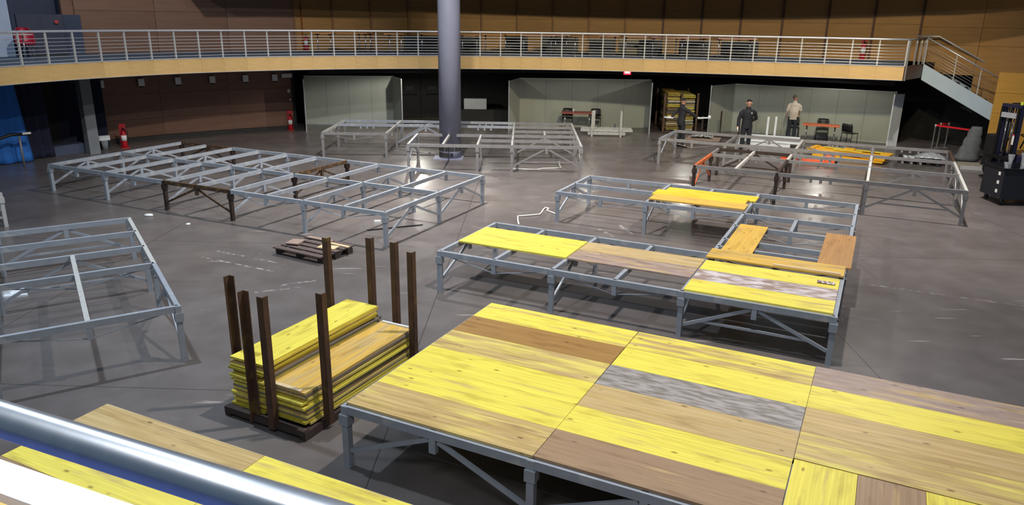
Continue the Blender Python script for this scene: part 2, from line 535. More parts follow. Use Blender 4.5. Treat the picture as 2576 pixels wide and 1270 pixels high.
def copy_tree(o, parent=None):
    c = o.copy(); COL.objects.link(c); c.parent = parent
    for ch in list(o.children): copy_tree(ch, c)
    return c
# ================================================================== the hall
CX, CY = 1.4, 11.25
def arc(R, deg, z=0.0):
    return Vector((CX + R * math.cos(math.radians(deg)), CY + R * math.sin(math.radians(deg)), z))
# posts of the gallery railing, evenly 0.73 m apart along the balcony edge
EDGE = [(-13.05, 15.7), (-13.05, 16.45), (-12.98, 17.2), (-12.88, 17.96), (-12.73, 18.72), (-12.52, 19.47), (-12.26, 20.19), (-11.95, 20.89), (-11.6, 21.55),
        (-11.21, 22.19), (-10.77, 22.79), (-10.3, 23.36), (-9.79, 23.89), (-9.26, 24.39), (-8.69, 24.85), (-8.1, 25.27),
        (-7.48, 25.66), (-6.84, 26.01), (-6.18, 26.32), (-5.51, 26.59), (-4.82, 26.83), (-4.12, 27.04), (-3.41, 27.21),
        (-2.69, 27.35), (-1.97, 27.45), (-1.24, 27.53), (-0.51, 27.57), (0.22, 27.59), (0.95, 27.58), (1.68, 27.54),
        (2.41, 27.48), (3.13, 27.4), (3.86, 27.29), (4.58, 27.17), (5.29, 27.02), (6.01, 26.85), (6.72, 26.67),
        (7.43, 26.47), (8.14, 26.25), (8.85, 26.01), (9.57, 25.76), (10.29, 25.49), (11.02, 25.2), (11.76, 24.9), (12.51, 24.58)]
ZT, ZB, ZR = 3.0, 2.545, 3.84

def outward(i, d):
    a = Vector(EDGE[max(0, i - 1)]); b = Vector(EDGE[min(len(EDGE) - 1, i + 1)])
    t = (b - a).normalized()
    n = Vector((-t.y, t.x))
    return Vector(EDGE[i]) + n * d

# floor
fl = MB().box(-24, 24, -6, 40, -0.2, 0.0).build('floor', 'floor')
struct(fl, 'polished grey brown concrete hall floor with scuffs')

# balcony slab and its carpet
def ring(R0pts, R1pts, z0, z1):
    m = MB(); n = len(R0pts)
    vs = [(p[0], p[1], z) for z in (z0, z1) for p in R0pts] + [(p[0], p[1], z) for z in (z0, z1) for p in R1pts]
    a0, a1, b0, b1 = 0, n, 2 * n, 3 * n
    fs = []
    for i in range(n - 1):
        fs += [(a0 + i, a0 + i + 1, a1 + i + 1, a1 + i), (b0 + i + 1, b0 + i, b1 + i, b1 + i + 1),
               (a1 + i, a1 + i + 1, b1 + i + 1, b1 + i), (a0 + i + 1, a0 + i, b0 + i, b0 + i + 1)]
    fs += [(a0, a1, b1, b0), (a0 + n - 1, b0 + n - 1, b1 + n - 1, a1 + n - 1)]
    return m.add(vs, fs)

inner = [tuple(outward(i, 0.03)) for i in range(len(EDGE))]
outer = []
for p in EDGE:
    d = (Vector(p) - Vector((CX, CY))).normalized()
    outer.append(tuple(Vector((CX, CY)) + d * 24.0))
land = [tuple(Vector(inner[-1])), (14.0, 26.25), (17.6, 30.0)]
struct(ring(inner, outer, ZB, ZT - 0.012).build('balcony_slab', 'slab_soffit'), 'dark underside slab of the curved balcony')
struct(ring(inner, outer, ZT - 0.012, ZT).build('floor_balcony', 'carpet'), 'blue grey carpet floor of the balcony')
# corner slab behind the stair landing
cs = MB().prism([(12.51, 24.62), (14.0, 26.25), (18.5, 31.5), (15.2, 30.0)], 'z', ZB, ZT)
struct(cs.build('stair_landing', 'slab_soffit'), 'stair landing at the right end of the balcony')
# fascia: one plywood panel between each pair of posts
fas = bpy.data.objects.new('balcony_fascia', None); COL.objects.link(fas)
struct(fas, 'curved plywood fascia of the balcony')
for i in range(len(EDGE) - 1):
    a, b = Vector(EDGE[i]), Vector(EDGE[i + 1])
    t = (b - a).normalized(); n = Vector((-t.y, t.x)); L_ = (b - a).length
    me = MB().box(0.0015, L_ - 0.0015, 0.0, 0.03, ZB + 0.012, ZT - 0.022).mesh('panel', 'fascia_ply')
    link('panel', me, fas, (a.x, a.y, 0), (0, 0, math.atan2(t.y, t.x)))
def strip(name, z0, z1, d0, d1, m, label):
    o = ring([tuple(outward(i, d0)) for i in range(len(EDGE))], [tuple(outward(i, d1)) for i in range(len(EDGE))], z0, z1).build(name, m)
    return struct(o, label)
strip('trim_1', ZT - 0.022, ZT + 0.006, -0.012, 0.09, 'alu', 'pale metal edge strip above the balcony fascia')
strip('trim_2', ZB - 0.004, ZB + 0.012, -0.008, 0.09, 'alu', 'thin pale strip below the balcony fascia')

# gallery railing
def railing():
    t = thing('balcony_railing', 'long curved stainless steel railing with thin horizontal rods along the balcony', 'railing', (0, 0, ZT))
    h = ZR - ZT
    pts = [outward(i, 0.03) for i in range(len(EDGE))]
    end = pts[-1]
    MB().tube([(p.x, p.y, h - 0.021) for p in pts], 0.032, 12).build('handrail', 'inox', t, True)
    post = MB()
    post.box(-0.022, 0.022, -0.006, 0.006, 0.0, h - 0.10)
    post.box(-0.022, 0.022, 0.030, 0.042, 0.0, h - 0.10)
    post.box(-0.014, 0.014, 0.006, 0.030, h - 0.14, h - 0.10)
    post.box(-0.018, 0.018, -0.004, 0.040, h - 0.115, h - 0.05)
    post.box(-0.009, 0.009, 0.008, 0.026, h - 0.05, h - 0.03)
    pm = post.mesh('post', 'steel_pale')
    for i in range(len(EDGE)):
        a = Vector(EDGE[max(0, i - 1)]); b = Vector(EDGE[min(len(EDGE) - 1, i + 1)])
        link('post', pm, t, (pts[i].x, pts[i].y, 0), (0, 0, math.atan2((b - a).y, (b - a).x)))
    for k in range(7):
        z = 0.075 + k * 0.094
        MB().tube([(p.x, p.y, z) for p in pts], 0.0085, 6).build('rod', 'inox', t, True)
    return t
railing()

# upper wall: plywood panels set slightly saw-toothed, with battens
ANG = [138.1, 131.26, 124.6, 117.9, 113.9, 109.8, 105.7, 101.6, 97.55, 93.55, 89.5, 85.45, 81.4, 77.25, 73.1, 69.0, 64.75, 60.3, 55.95, 51.66]
RW = 21.2
wb = ring([tuple(arc(RW + 0.12, a))[:2] for a in range(139, 18, -3)], [tuple(arc(RW + 0.3, a))[:2] for a in range(139, 18, -3)], ZT, 7.5).build('wall_back', 'wall_ply_shaded')
struct(wb, 'upper plywood wall behind the balcony')
def wall_panels(parent, angs, rows, m, tilt, R):
    for i in range(len(angs) - 1):
        a = arc(R, angs[i]); b = arc(R + tilt, angs[i + 1])
        d = (b - a); L_ = d.length; rz = math.atan2(d.y, d.x)
        for (z0, z1) in rows:
            me = MB().box(0.006, L_ - 0.006, 0.0, 0.035, z0 + 0.004, z1 - 0.004).mesh('panel', m)
            link('panel', me, parent, (a.x, a.y, 0), (0, 0, rz))
wall_panels(wb, ANG[:4], [(3.0, 4.37), (4.37, 5.75), (5.75, 7.1)], 'wall_ply_shaded', 0.0, RW)
wall_panels(wb, ANG[3:], [(3.0, 4.28), (4.28, 5.6), (5.6, 7.1)], 'wall_ply', 0.05, RW)
wall_panels(wb, [51.66, 46.5], [(2.6, 3.6), (3.6, 4.2), (4.2, 5.4), (5.4, 7.1)], 'wall_ply', 0.0, RW)
wall_panels(wb, [46.5, 41.0, 35.5, 30.0, 24.5], [(1.6, 2.6), (2.6, 3.6), (3.6, 4.2), (4.2, 5.4), (5.4, 7.1)], 'wall_ply', 0.0, RW)
for i, a in enumerate(ANG[3:]):
    p = arc(RW - 0.03, a)
    dark = a < 80
    me = MB().box(-0.035, 0.035, -0.05, 0.05, 3.0, 7.1).mesh('batten', 'batten_dark' if dark else 'batten')
    link('batten', me, wb, (p.x, p.y, 0), (0, 0, math.radians(a + 90)))
# pipe on the wall, left
p = arc(RW - 0.1, 117.2)
MB().tube([(p.x, p.y, 3.0), (p.x, p.y, 7.0)], 0.025, 8).build('pipe', 'rust_orange', wb, True)
# gallery ceiling above the balcony (just out of view)
CI = range(13, len(EDGE))
RX = [(13.3, 24.25), (15.0, 23.5), (17.5, 22.4)]
gc = ring([tuple(outward(i, 0.2)) for i in CI] + RX, [outer[i] for i in CI] + [tuple(Vector((CX, CY)) + (Vector(q) - Vector((CX, CY))).normalized() * 24.0) for q in RX], 5.43, 5.7).build('ceiling', 'slab_soffit')
struct(gc, 'dark ceiling over the balcony')

# lower plywood wall, left of the booths
wl = ring([tuple(arc(21.0, a))[:2] for a in (138.4, 133, 128, 123, 118.8)], [tuple(arc(21.2, a))[:2] for a in (138.4, 133, 128, 123, 118.8)], 0, ZB).build('wall_left', 'wall_ply_shaded')
struct(wl, 'brown plywood wall under the balcony')
wall_panels(wl, [138.4, 131.9, 125.3, 118.8], [(0.14, 0.75), (0.75, 1.6), (1.6, 2.54)], 'wall_ply_low_shaded', 0.0, 20.96)
bb = ring([tuple(arc(20.93, a))[:2] for a in (138.4, 133, 128, 123, 118.8)], [tuple(arc(20.99, a))[:2] for a in (138.4, 133, 128, 123, 118.8)], 0, 0.13).build('baseboard_left', 'panel_dark')
struct(bb, 'grey skirting of the lower plywood wall')
# dark back wall under the balcony behind the booths
degs = [118.8 - i * 6.6 for i in range(14)]
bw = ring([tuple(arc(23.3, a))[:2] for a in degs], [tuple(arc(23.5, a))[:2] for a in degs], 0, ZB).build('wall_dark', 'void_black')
struct(bw, 'dark back wall under the balcony')
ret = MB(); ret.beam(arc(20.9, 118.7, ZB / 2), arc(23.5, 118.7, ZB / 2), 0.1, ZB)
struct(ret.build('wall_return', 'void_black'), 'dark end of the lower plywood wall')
# black drop above the booths
drop_deg = [117.5 - i * 5.0 for i in range(14)]
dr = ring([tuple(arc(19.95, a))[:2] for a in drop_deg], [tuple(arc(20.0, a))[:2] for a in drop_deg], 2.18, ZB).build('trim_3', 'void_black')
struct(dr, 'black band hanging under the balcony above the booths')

# double fire doors in the dark wall behind the round column
dd = bpy.data.objects.new('door_1', None); COL.objects.link(dd)
pd = arc(23.22, 103.9); dd.location = (pd.x, pd.y, 0); dd.rotation_euler = (0, 0, math.radians(103.9 + 90))
struct(dd, 'dark double fire doors with push bars')
for sx in (-1, 1):
    MB().box(min(0.02 * sx, 0.98 * sx), max(0.02 * sx, 0.98 * sx), 0, 0.05, 0.01, 2.3).build('door_leaf', 'slab_soffit', dd)
    bar = MB(); x0, x1 = sorted((0.14 * sx, 0.86 * sx))
    bar.tube([(x0, 0.12, 1.02), (x1, 0.12, 1.02)], 0.02, 8); bar.box(x0 - .02, x0 + .05, 0.05, 0.14, 0.96, 1.1); bar.box(x1 - .05, x1 + .02, 0.05, 0.14, 0.96, 1.1)
    bar.build('push_bar', 'black_metal', dd)
    MB().box(sx * 0.5 - 0.16, sx * 0.5 + 0.16, 0.05, 0.056, 1.22, 1.36).build('sign_plate', 'panel_dark', dd)

# far left under the balcony: dark recess, curtains, concrete pillar
vr = MB(); vr.beam((-17.6, 19.0, ZB / 2), (-14.9, 24.4, ZB / 2), 0.1, ZB)
struct(vr.build('wall_recess', 'void_black'), 'dark recess wall behind the blue curtain')
vr2 = MB(); vr2.beam((-14.9, 24.4, ZB / 2), (-13.7, 25.1, ZB / 2), 0.1, ZB)
struct(vr2.build('wall_recess_end', 'curtain_navy'), 'dark navy end of the recess')
def curtain(name, p, q, folds, depth, z0, z1, m, label, lean=0.0, swing=0.0):
    p, q = Vector(p), Vector(q); d = q - p; n = Vector((-d.y, d.x)).normalized()
    cols = folds * 6; rows = 14; mb = MB(); vs = []; fs = []
    for j in range(rows + 1):
        v = j / rows
        for i in range(cols + 1):
            u = i / cols
            g = 1 - swing * (1 - v) ** 0.7 if swing else 1
            w = math.sin(u * folds * 2 * PI) * depth * (0.6 + 0.4 * (1 - v))
            pt = p + d * (u * (1 + lean * (1 - v))) + n * w
            vs.append((pt.x, pt.y, z0 + (z1 - z0) * v))
    for j in range(rows):
        for i in range(cols):
            a = j * (cols + 1) + i
            fs.append((a, a + 1, a + cols + 2, a + cols + 1))
    o = mb.add(vs, fs).build(name, m, None, True)
    s = o.modifiers.new('thickness', 'SOLIDIFY'); s.thickness = 0.02
    return tag(o, label, 'curtain')
curtain('stage_curtain', (-16.6, 19.2), (-14.62, 22.05), 7, 0.05, 0.02, 2.53, 'curtain_blue', 'bright blue full-length curtain hanging under the balcony at far left', lean=0.06)
curtain('stage_curtain', (-14.75, 22.3), (-14.35, 22.9), 3, 0.05, 0.02, 2.53, 'curtain_navy', 'dark navy curtain gathered beside the bright blue curtain', lean=0.12)
pl = MB().box(-0.16, 0.16, -0.16, 0.16, 0, ZB).build('pillar', 'concrete')
pl.location = (-13.45, 23.62, 0); pl.rotation_euler = (0, 0, 0.9); struct(pl, 'square grey concrete pillar left of the plywood wall')

# upper left corner behind the railing: slate wall, pale wall, dark cabinet, pilaster
sw = ring([tuple(arc(22.3, a))[:2] for a in (160, 154, 148, 143, 138.2)], [tuple(arc(22.5, a))[:2] for a in (160, 154, 148, 143, 138.2)], ZT, 7).build('wall_slate', 'slate')
struct(sw, 'slate blue wall at the left end of the balcony')
pw = MB(); pw.beam((-15.1, 23.2, 5.0), (-18.0, 21.0, 5.0), 0.1, 4.0)
struct(pw.build('wall_pale', 'pale_blue_wall'), 'pale blue lit wall at the left edge above the balcony')
pil = MB().box(-0.28, 0.28, -0.12, 0.12, ZT, 4.22).build('pilaster', 'slate')
q = arc(21.05, 138.7); pil.location = (q.x, q.y, 0); pil.rotation_euler = (0, 0, math.radians(138.7 + 90)); struct(pil, 'short slate pilaster beside the dark cabinet')

# round column
ct = bpy.data.objects.new('round_column', None); COL.objects.link(ct); ct.location = (-2.02, 23.72, 0)
struct(ct, 'tall round lilac grey painted column')
MB().lathe([(0.345, 0), (0.345, 9.0)], 40).build('shaft', 'column_paint', ct, True)
MB().lathe([(0.362, 0.0), (0.362, 0.44), (0.35, 0.45)], 40).build('base_sleeve', 'column_paint', ct, True)
for (z0, z1, a0, a1) in ((0.26, 0.40, 195, 345), (0.07, 0.21, 200, 268)):
    n = max(3, int((a1 - a0) / 22)); st = (a1 - a0) / n
    for k in range(n):
        mbp = MB(); b0 = math.radians(a0 + k * st + 1.5); b1 = math.radians(a0 + (k + 1) * st - 1.5); vs = []
        for aa in (b0, (b0 + b1) / 2, b1):
            for r in (0.352, 0.372):
                for z in (z0, z1): vs.append((r * math.cos(aa), r * math.sin(aa), z))
        fs = []
        for i in range(2):
            o = 4 * i
            fs += [(o, o + 4, o + 5, o + 1), (o + 2, o + 3, o + 7, o + 6), (o + 1, o + 5, o + 7, o + 3), (o, o + 2, o + 6, o + 4)]
        fs += [(0, 1, 3, 2), (8, 10, 11, 9)]
        mbp.add(vs, fs).build('vent_slot', 'panel_dark', ct)
MB().box(0.03, 0.11, -0.385, -0.35, 0.08, 0.2).build('socket', 'black_plastic', ct)
MB().box(-0.52, 0.42, -0.44, 0.3, 0.0, 0.03).build('base_plate', 'column_paint', ct)

# wall box right of the stair
d = Vector((0.884, -0.467)); n = Vector((0.467, 0.884))
def along(s, w): return Vector((15.97, 25.21)) + d * s + n * w
wr = bpy.data.objects.new('wall_right', None); COL.objects.link(wr)
struct(wr, 'golden plywood wall box at the foot of the stair')
for s0, s1 in ((0.0, 1.25), (1.26, 2.6), (2.61, 4.2), (4.21, 6.5)):
    for z0, z1 in ((0.16, 0.82), (0.83, 1.5), (1.51, 2.16), (2.17, 2.82)):
        me = MB().box(s0, s1, 0.0, 0.04, z0, z1).mesh('panel', 'box_ply')
        link('panel', me, wr, (15.92, 25.10, 0), (0, 0, math.atan2(d.y, d.x)))
MB().box(0.0, 6.5, 0.04, 0.16, 0.0, 2.8).build('core', 'box_ply', wr).matrix_parent_inverse.identity()
wr.children[-1].location = (15.92, 25.10, 0); wr.children[-1].rotation_euler = (0, 0, math.atan2(d.y, d.x))
sk = MB().box(0.0, 6.5, -0.015, 0.0, 0.0, 0.16).build('baseboard_right', 'concrete')
sk.location = (15.92, 25.10, 0); sk.rotation_euler = (0, 0, math.atan2(d.y, d.x)); struct(sk, 'grey skirting of the plywood wall box')

# ------------------------------------------------------------------ stair down from the landing
def stair():
    t = thing('staircase', 'stair with pale stringer and steel rod railing descending behind the plywood wall', 'stairs', (14.0, 26.25, 0), math.atan2(d.y, d.x))
    L_ = 2.235; drop = ZT - 1.78; sl = drop / L_
    ext = 1.6
    z = lambda x: ZT - sl * x
    th = 0.53
    pf = MB().prism([(0, z(0)), (L_ + ext, z(L_ + ext)), (L_ + ext, z(L_ + ext) - th), (0, z(0) - th)], 'y', 0.0, 0.06)
    pf.build('stringer', 'stringer_paint', t)
    pb = MB().prism([(0, z(0)), (L_ + ext, z(L_ + ext)), (L_ + ext, z(L_ + ext) - th), (0, z(0) - th)], 'y', 1.74, 1.8)
    pb.build('stringer', 'stringer_paint', t)
    MB().prism([(0, z(0) - th), (L_ + ext, z(L_ + ext) - th), (L_ + ext, z(L_ + ext) - th - .02), (0, z(0) - th - .02)], 'y', 0.02, 1.78).build('soffit', 'slab_soffit', t)
    ns = 13; run = (L_ + ext) / ns
    for k in range(ns):
        x = k * run
        MB().box(x + 0.01, x + run + 0.03, 0.07, 1.73, z(x + run) - 0.06, z(x + run) - 0.015).build('tread', 'slab_soffit', t)
        MB().box(x + run - 0.02, x + run, 0.07, 1.73, z(x + run) - 0.2, z(x + run) - 0.06).build('riser', 'batten', t)
    hr = 0.86
    MB().tube([(-0.02, 0.03, z(0) + hr), (L_ + 0.1, 0.03, z(L_ + 0.1) + hr)], 0.024, 10).build('handrail', 'inox', t, True)
    MB().tube([(-0.35, 1.2, ZT + hr + .03), (0.35, 1.2, ZT + hr + .03), (L_ + 0.45, 1.2, z(L_ + .1) + hr + 0.02)], 0.03, 10).build('wall_handrail', 'inox', t, True)
    for k, x in enumerate((0.0, 0.95, 1.72, 2.32)):
        b = MB(); b.box(x - 0.016, x + 0.016, 0.01, 0.022, z(x) - 0.1, z(x) + hr - 0.06); b.box(x - 0.016, x + 0.016, 0.04, 0.052, z(x) - 0.1, z(x) + hr - 0.06)
        b.box(x - 0.01, x + 0.01, 0.02, 0.042, z(x) + hr - 0.12, z(x) + hr - 0.02)
        b.build('post', 'steel_pale', t)
    for k in range(7):
        o = 0.09 + k * 0.095
        MB().tube([(0, 0.03, z(0) + o), (L_ + 0.1, 0.03, z(L_ + .1) + o)], 0.005, 6).build('rod', 'inox', t, True)
    return t
stair()
# short return railing on the landing edge, brown fascia below
lr = thing('landing_railing', 'short return of steel railing on the stair landing corner', 'railing', (12.60, 24.68, ZT), math.atan2(26.25 - 24.62, 14.0 - 12.54))
LL = 2.05
for x in (0.06, 0.95, 1.5, 1.98):
    b = MB(); b.box(x - 0.02, x + 0.02, -0.006, 0.006, 0, 0.76); b.box(x - 0.02, x + 0.02, 0.03, 0.042, 0, 0.76); b.box(x - 0.012, x + 0.012, 0.004, 0.03, 0.7, 0.83)
    b.build('post', 'steel_pale', lr)
MB().tube([(0, 0.018, 0.82), (LL, 0.018, 0.84)], 0.022, 10).build('handrail', 'steel_dull', lr, True)
lf = MB().box(0, LL, 0.0, 0.03, ZB, ZT - 0.01).build('fascia_return', 'batten_dark')
lf.location = (12.54, 24.60, 0); lf.rotation_euler = (0, 0, math.atan2(26.25 - 24.62, 14.0 - 12.54)); struct(lf, 'brown return of the fascia at the stair landing')
pe = MB().box(-0.03, 0.03, -0.02, 0.02, ZB - 0.01, ZT + 0.8).build('end_post', 'steel_dull', lr)
pe.location = (-0.02, -0.03, -ZT)
# ================================================================== stage frames
def rail_mesh(L_):
    return MB().box(0.0, L_, -0.03, 0.03, -0.085, 0.0).mesh('rail')
RAILS = {}
def shared(key, fn):
    if key not in RAILS:
        me = fn(); RAILS[key] = me
        if not me.materials: me.materials.append(MATS['steel'])
    return RAILS[key]

def leg_mesh(h):
    return MB().box(-0.036, 0.036, -0.036, 0.036, 0.0, h - 0.004).mesh('leg')
def collar_mesh(h):
    m = MB(); m.box(-0.052, 0.052, -0.052, 0.052, h - 0.21, h - 0.095)
    return m.mesh('collar')
def hanger_mesh(L_):
    return MB().box(L_ / 2 - 0.035, L_ / 2 + 0.035, -0.028, 0.028, -0.235, -0.084).mesh('hanger')
def rod_mesh(L_, sd):
    m = MB()
    m.tube([(L_ / 2 + sd * (L_ / 2 - 0.16), 0, -0.08), (L_ / 2 + sd * 0.03, 0, -0.225)], 0.009, 6)
    return m.mesh('tie_rod')
def brace_mesh(L_, h, side):
    m = MB(); x1 = 0.04 if side < 0 else L_ - 0.04
    m.beam((L_ / 2 + side * 0.05, 0, -0.11), (x1, 0, -h + 0.19), 0.03, 0.045)
    return m.mesh('brace')
def tie_mesh(L_, h):
    f = 0.24; zt = -0.11 + (-h + 0.19 + 0.11) * (1 - f * 1.02)
    return MB().beam((L_ * f / 2 + 0.03, 0, zt), (L_ - L_ * f / 2 - 0.03, 0, zt), 0.02, 0.035).mesh('cross_tie')
def stub_mesh(L_):
    m = MB()
    m.box(L_ / 2 - 0.03, L_ / 2 + 0.03, -0.02, 0.02, -0.16, -0.084)
    return m.mesh('bracket')

def put(name, me, parent, loc, rz, m):
    o = bpy.data.objects.new(name, me); COL.objects.link(o); o.parent = parent; o.location = loc; o.rotation_euler = (0, 0, rz)
    o.material_slots[0].link = 'OBJECT'; o.material_slots[0].material = MATS[m]
    return o

class Frame:
    """a demountable stage substructure; unit = grid pitch, u along local x, v along local y (in units)"""
    def __init__(s, label, org, th, h, pitch, m='steel'):
        s.t = thing('stage_platform', label, 'stage platform', (org[0], org[1], 0), th, 'demountable stage frames')
        s.h, s.p, s.m = h, pitch, m
    def rail(s, u0, v0, u1, v1, kind='rod', m=None, drop=0.0):
        m = m or s.m
        L_ = math.hypot(u1 - u0, v1 - v0) * s.p
        rz = math.atan2(v1 - v0, u1 - u0)
        trim = 0.0
        key = round(L_, 3)
        o = put('rail', shared(('rail', key), lambda: rail_mesh(L_)), s.t, (u0 * s.p, v0 * s.p, s.h - drop), rz, m)
        if kind == 'rod':
            put('hanger', shared(('hang', key), lambda: hanger_mesh(L_)), o, (0, 0, 0), 0, m)
            [put('tie_rod', shared(('rod', key, sd), lambda: rod_mesh(L_, sd)), o, (0, 0, 0), 0, m) for sd in (-1, 1)]
        elif kind in ('vee', 'veetie'):
            put('hanger', shared(('hang', key), lambda: hanger_mesh(L_)), o, (0, 0, 0), 0, m)
            for sd in (-1, 1):
                put('brace', shared(('brace', key, round(s.h, 3), sd), lambda: brace_mesh(L_, s.h, sd)), o, (0, 0, 0), 0, m)
            if kind == 'veetie':
                put('cross_tie', shared(('tie', key, round(s.h, 3)), lambda: tie_mesh(L_, s.h)), o, (0, 0, 0), 0, m)
        elif kind == 'stub':
            [put('bracket', shared(('stub', key), lambda: stub_mesh(L_)), o, (dx, 0, 0), 0, m) for dx in (-.22, 0, .22)]
        return o
    def leg(s, u, v, m=None):
        m = m or s.m
        k = round(s.h, 3)
        o = put('leg', shared(('leg', k), lambda: leg_mesh(s.h)), s.t, (u * s.p, v * s.p, 0), 0, m)
        put('collar', shared(('collar', k), lambda: collar_mesh(s.h)), o, (0, 0, 0), 0, m)
        return o
    def legs(s, pts, m=None):
        for (u, v) in pts: s.leg(u, v, m)

# --- B: large bare grid, five by two modules
B = Frame('large bare stage frame of two by five bays with a few rusty members', (-2.4736, 13.9703), -0.4447, 0.6924, 2.0178)
for i in range(5):
    u0, u1 = -i - 1, -i
    for v in (0, 1, 2):
        if (i, v) == (2, 0): B.rail(u0, v, u1, v, 'vee', 'rust')
        elif (i, v) == (4, 2): B.rail(u0, v, u1, v, 'vee', 'rust')
        else: B.rail(u0, v, u1, v, 'rod')
for k in range(11):
    u = -k * 0.5
    for v in (0, 1):
        rusty = (k == 4 and v == 1)
        B.rail(u, v, u, v + 1, 'vee' if k % 2 == 0 else None, 'rust' if rusty else None)
for i in range(6):
    for v in (0, 1, 2):
        r = (i, v) in ((2, 0), (3, 0), (2, 1), (2, 2), (4, 2), (5, 2))
        B.leg(-i, v, 'rust_dark' if r else None)

# --- C: near left frame
C = Frame('bluish bare stage frame at the left edge of the hall', (-4.2407, 8.7831), 2.1418, 0.7736, 2.0063)
for u, k in ((0, 'rod'), (1, 'rod'), (1.5, 'veetie'), (2, None), (2.5, 'veetie')):
    C.rail(u, 0, u, 1, k)
    C.rail(u, 1, u, 2, None)
C.rail(0, 0, 1, 0, 'vee'); C.rail(1, 0, 1.5, 0, None, 'steel_pale'); C.rail(1.5, 0, 2.5, 0, None, 'steel_pale')
C.rail(0, 1, 1, 1, 'vee'); C.rail(1, 1, 1.5, 1, None); C.rail(1.5, 1, 2.5, 1, None)
C.rail(0, .5, 1, .5, None, 'steel_pale', -0.004); C.rail(1, .5, 1.5, .5, None, 'steel_pale', -0.004)
C.legs([(0, 0), (1, 0), (1.5, 0), (2.5, 0), (0, 1), (1, 1), (1.5, 1), (2.5, 1), (0, 2), (1, 2), (2.5, 2)])

# --- D: back centre frame round the column
D = Frame('bare stage frame wrapped around the tall round column', (-3.0586, 21.4915), -0.0131, 0.798, 2.0106, 'steel_dull')
D.rail(0, 0, 1, 0, None); D.rail(1, 0, 1.5, 0, None); D.rail(1.5, 0, 2.5, 0, 'veetie')
D.rail(0, 1, 1, 1, None); D.rail(1, 1, 1.5, 1, None); D.rail(1.5, 1, 2.5, 1, 'vee')
D.rail(0, 0, 0, 1, 'vee', 'steel'); D.rail(.5, 0, .5, 1, None, 'steel_pale'); D.rail(1, 0, 1, 1, 'rod', 'steel_pale')
D.rail(1.5, 0, 1.5, 1, None, 'steel_pale'); D.rail(2.5, 0, 2.5, 1, 'vee', 'steel_pale')
D.rail(1, .5, 1.5, .5, None); D.rail(1.5, .5, 2.5, .5, None)
D.rail(1.5, 1, 1.5, 1.5, None, 'steel_pale'); D.rail(2.5, 1, 2.5, 1.5, None, 'steel_pale')
D.rail(1.5, 1.5, 1.5, 2.5, None, 'steel_pale'); D.rail(2.5, 1.5, 2.5, 2.5, 'vee', 'steel_pale')
for v in (1.5, 2, 2.5): D.rail(1.5, v, 2.5, v, 'rod' if v == 1.5 else None)
D.rail(2, 1, 2, 1.5, None, 'steel_pale')
D.rail(-.5, 2.5, .5, 2.5, 'veetie', 'steel'); D.rail(.5, 2.5, 1.5, 2.5, 'stub', 'steel')
D.rail(-.5, 2, .5, 2, 'vee', 'steel'); D.rail(.5, 2, 1.5, 2, 'stub', 'steel')
D.rail(-1.5, 2.5, -.5, 2.5, None, 'steel'); D.rail(-1.5, 2, -.5, 2, 'stub', 'steel'); D.rail(-1.5, 1, -.5, 1, 'rod', 'steel_dull')
D.rail(-1.5, 1, -1.5, 2, 'rod', 'steel_pale'); D.rail(-.5, 1, -.5, 2, 'rod', 'steel_pale')
D.rail(-1.5, 2, -1.5, 2.5, None, 'steel_pale'); D.rail(-.5, 2, -.5, 2.5, None, 'steel_pale'); D.rail(-1, 2, -1, 2.5, None, 'steel')
D.legs([(0, 0), (1, 0), (1.5, 0), (2.5, 0), (0, 1), (1, 1), (1.5, 1), (2.5, 1), (1.5, 1.5), (2.5, 1.5), (1.5, 2.5), (2.5, 2.5),
        (.5, 2.5), (.5, 2), (-.5, 2), (-.5, 2.5), (-.5, 1), (-1.5, 1), (-1.5, 2), (-1.5, 2.5)])

# --- H: back right frame, partly dark and orange
H = Frame('bare stage frame at the right with dark brown and orange members', (4.6345, 18.7682), -0.4523, 0.7994, 2.0062, 'steel_dull')
H.rail(0, 0, 1, 0, 'stub'); H.rail(1, 0, 2, 0, 'stub'); H.rail(2, 0, 3, 0, 'veetie')
H.rail(0, 1, 1, 1, 'stub'); H.rail(1, 1, 2, 1, 'stub'); H.rail(2, 1, 3, 1, 'vee')
H.rail(0, 1.5, 1, 1.5, 'veetie', 'rust_dark'); H.rail(1, 1.5, 2, 1.5, 'stub')
H.rail(0, 0, 0, 1, 'vee', 'rust_orange'); H.rail(0, 1, 0, 1.5, None)
H.rail(.5, 0, .5, 1, None, 'steel_pale'); H.rail(.5, 1, .5, 1.5, None, 'steel_pale')
H.rail(1, 0, 1, 1, 'vee', 'rust_dark'); H.rail(1, 1, 1, 1.5, None, 'steel_pale')
H.rail(2, 0, 2, 1, None, 'steel_pale'); H.rail(2, 1, 2, 2, None, 'steel_pale'); H.rail(2, 2, 2, 3, None)
H.rail(3, 0, 3, 1, 'vee', 'steel_pale'); H.rail(3, 1, 3, 2, 'vee', 'steel_pale'); H.rail(3, 2, 3, 3, None, 'rust')
for u in (-1, 0, 1, 2):
    H.rail(u, 2, u + 1, 2, 'stub' if u in (1, 2) else ('vee' if u == 0 else 'rod')); H.rail(u, 3, u + 1, 3, 'stub' if u != 0 else 'vee')
H.rail(-1, 2, -1, 3, 'vee', 'steel'); H.rail(0, 2, 0, 3, None); H.rail(1, 2, 1, 3, None, 'steel_pale')
H.legs([(0, 0), (1, 0), (0, 1), (1, 1), (0, 1.5), (1, 1.5)], 'rust_dark')
H.legs([(2, 0), (3, 0), (2, 1), (3, 1), (2, 1.5), (-1, 2), (0, 2), (1, 2), (2, 2), (3, 2), (-1, 3), (0, 3), (1, 3), (2, 3), (3, 3)])

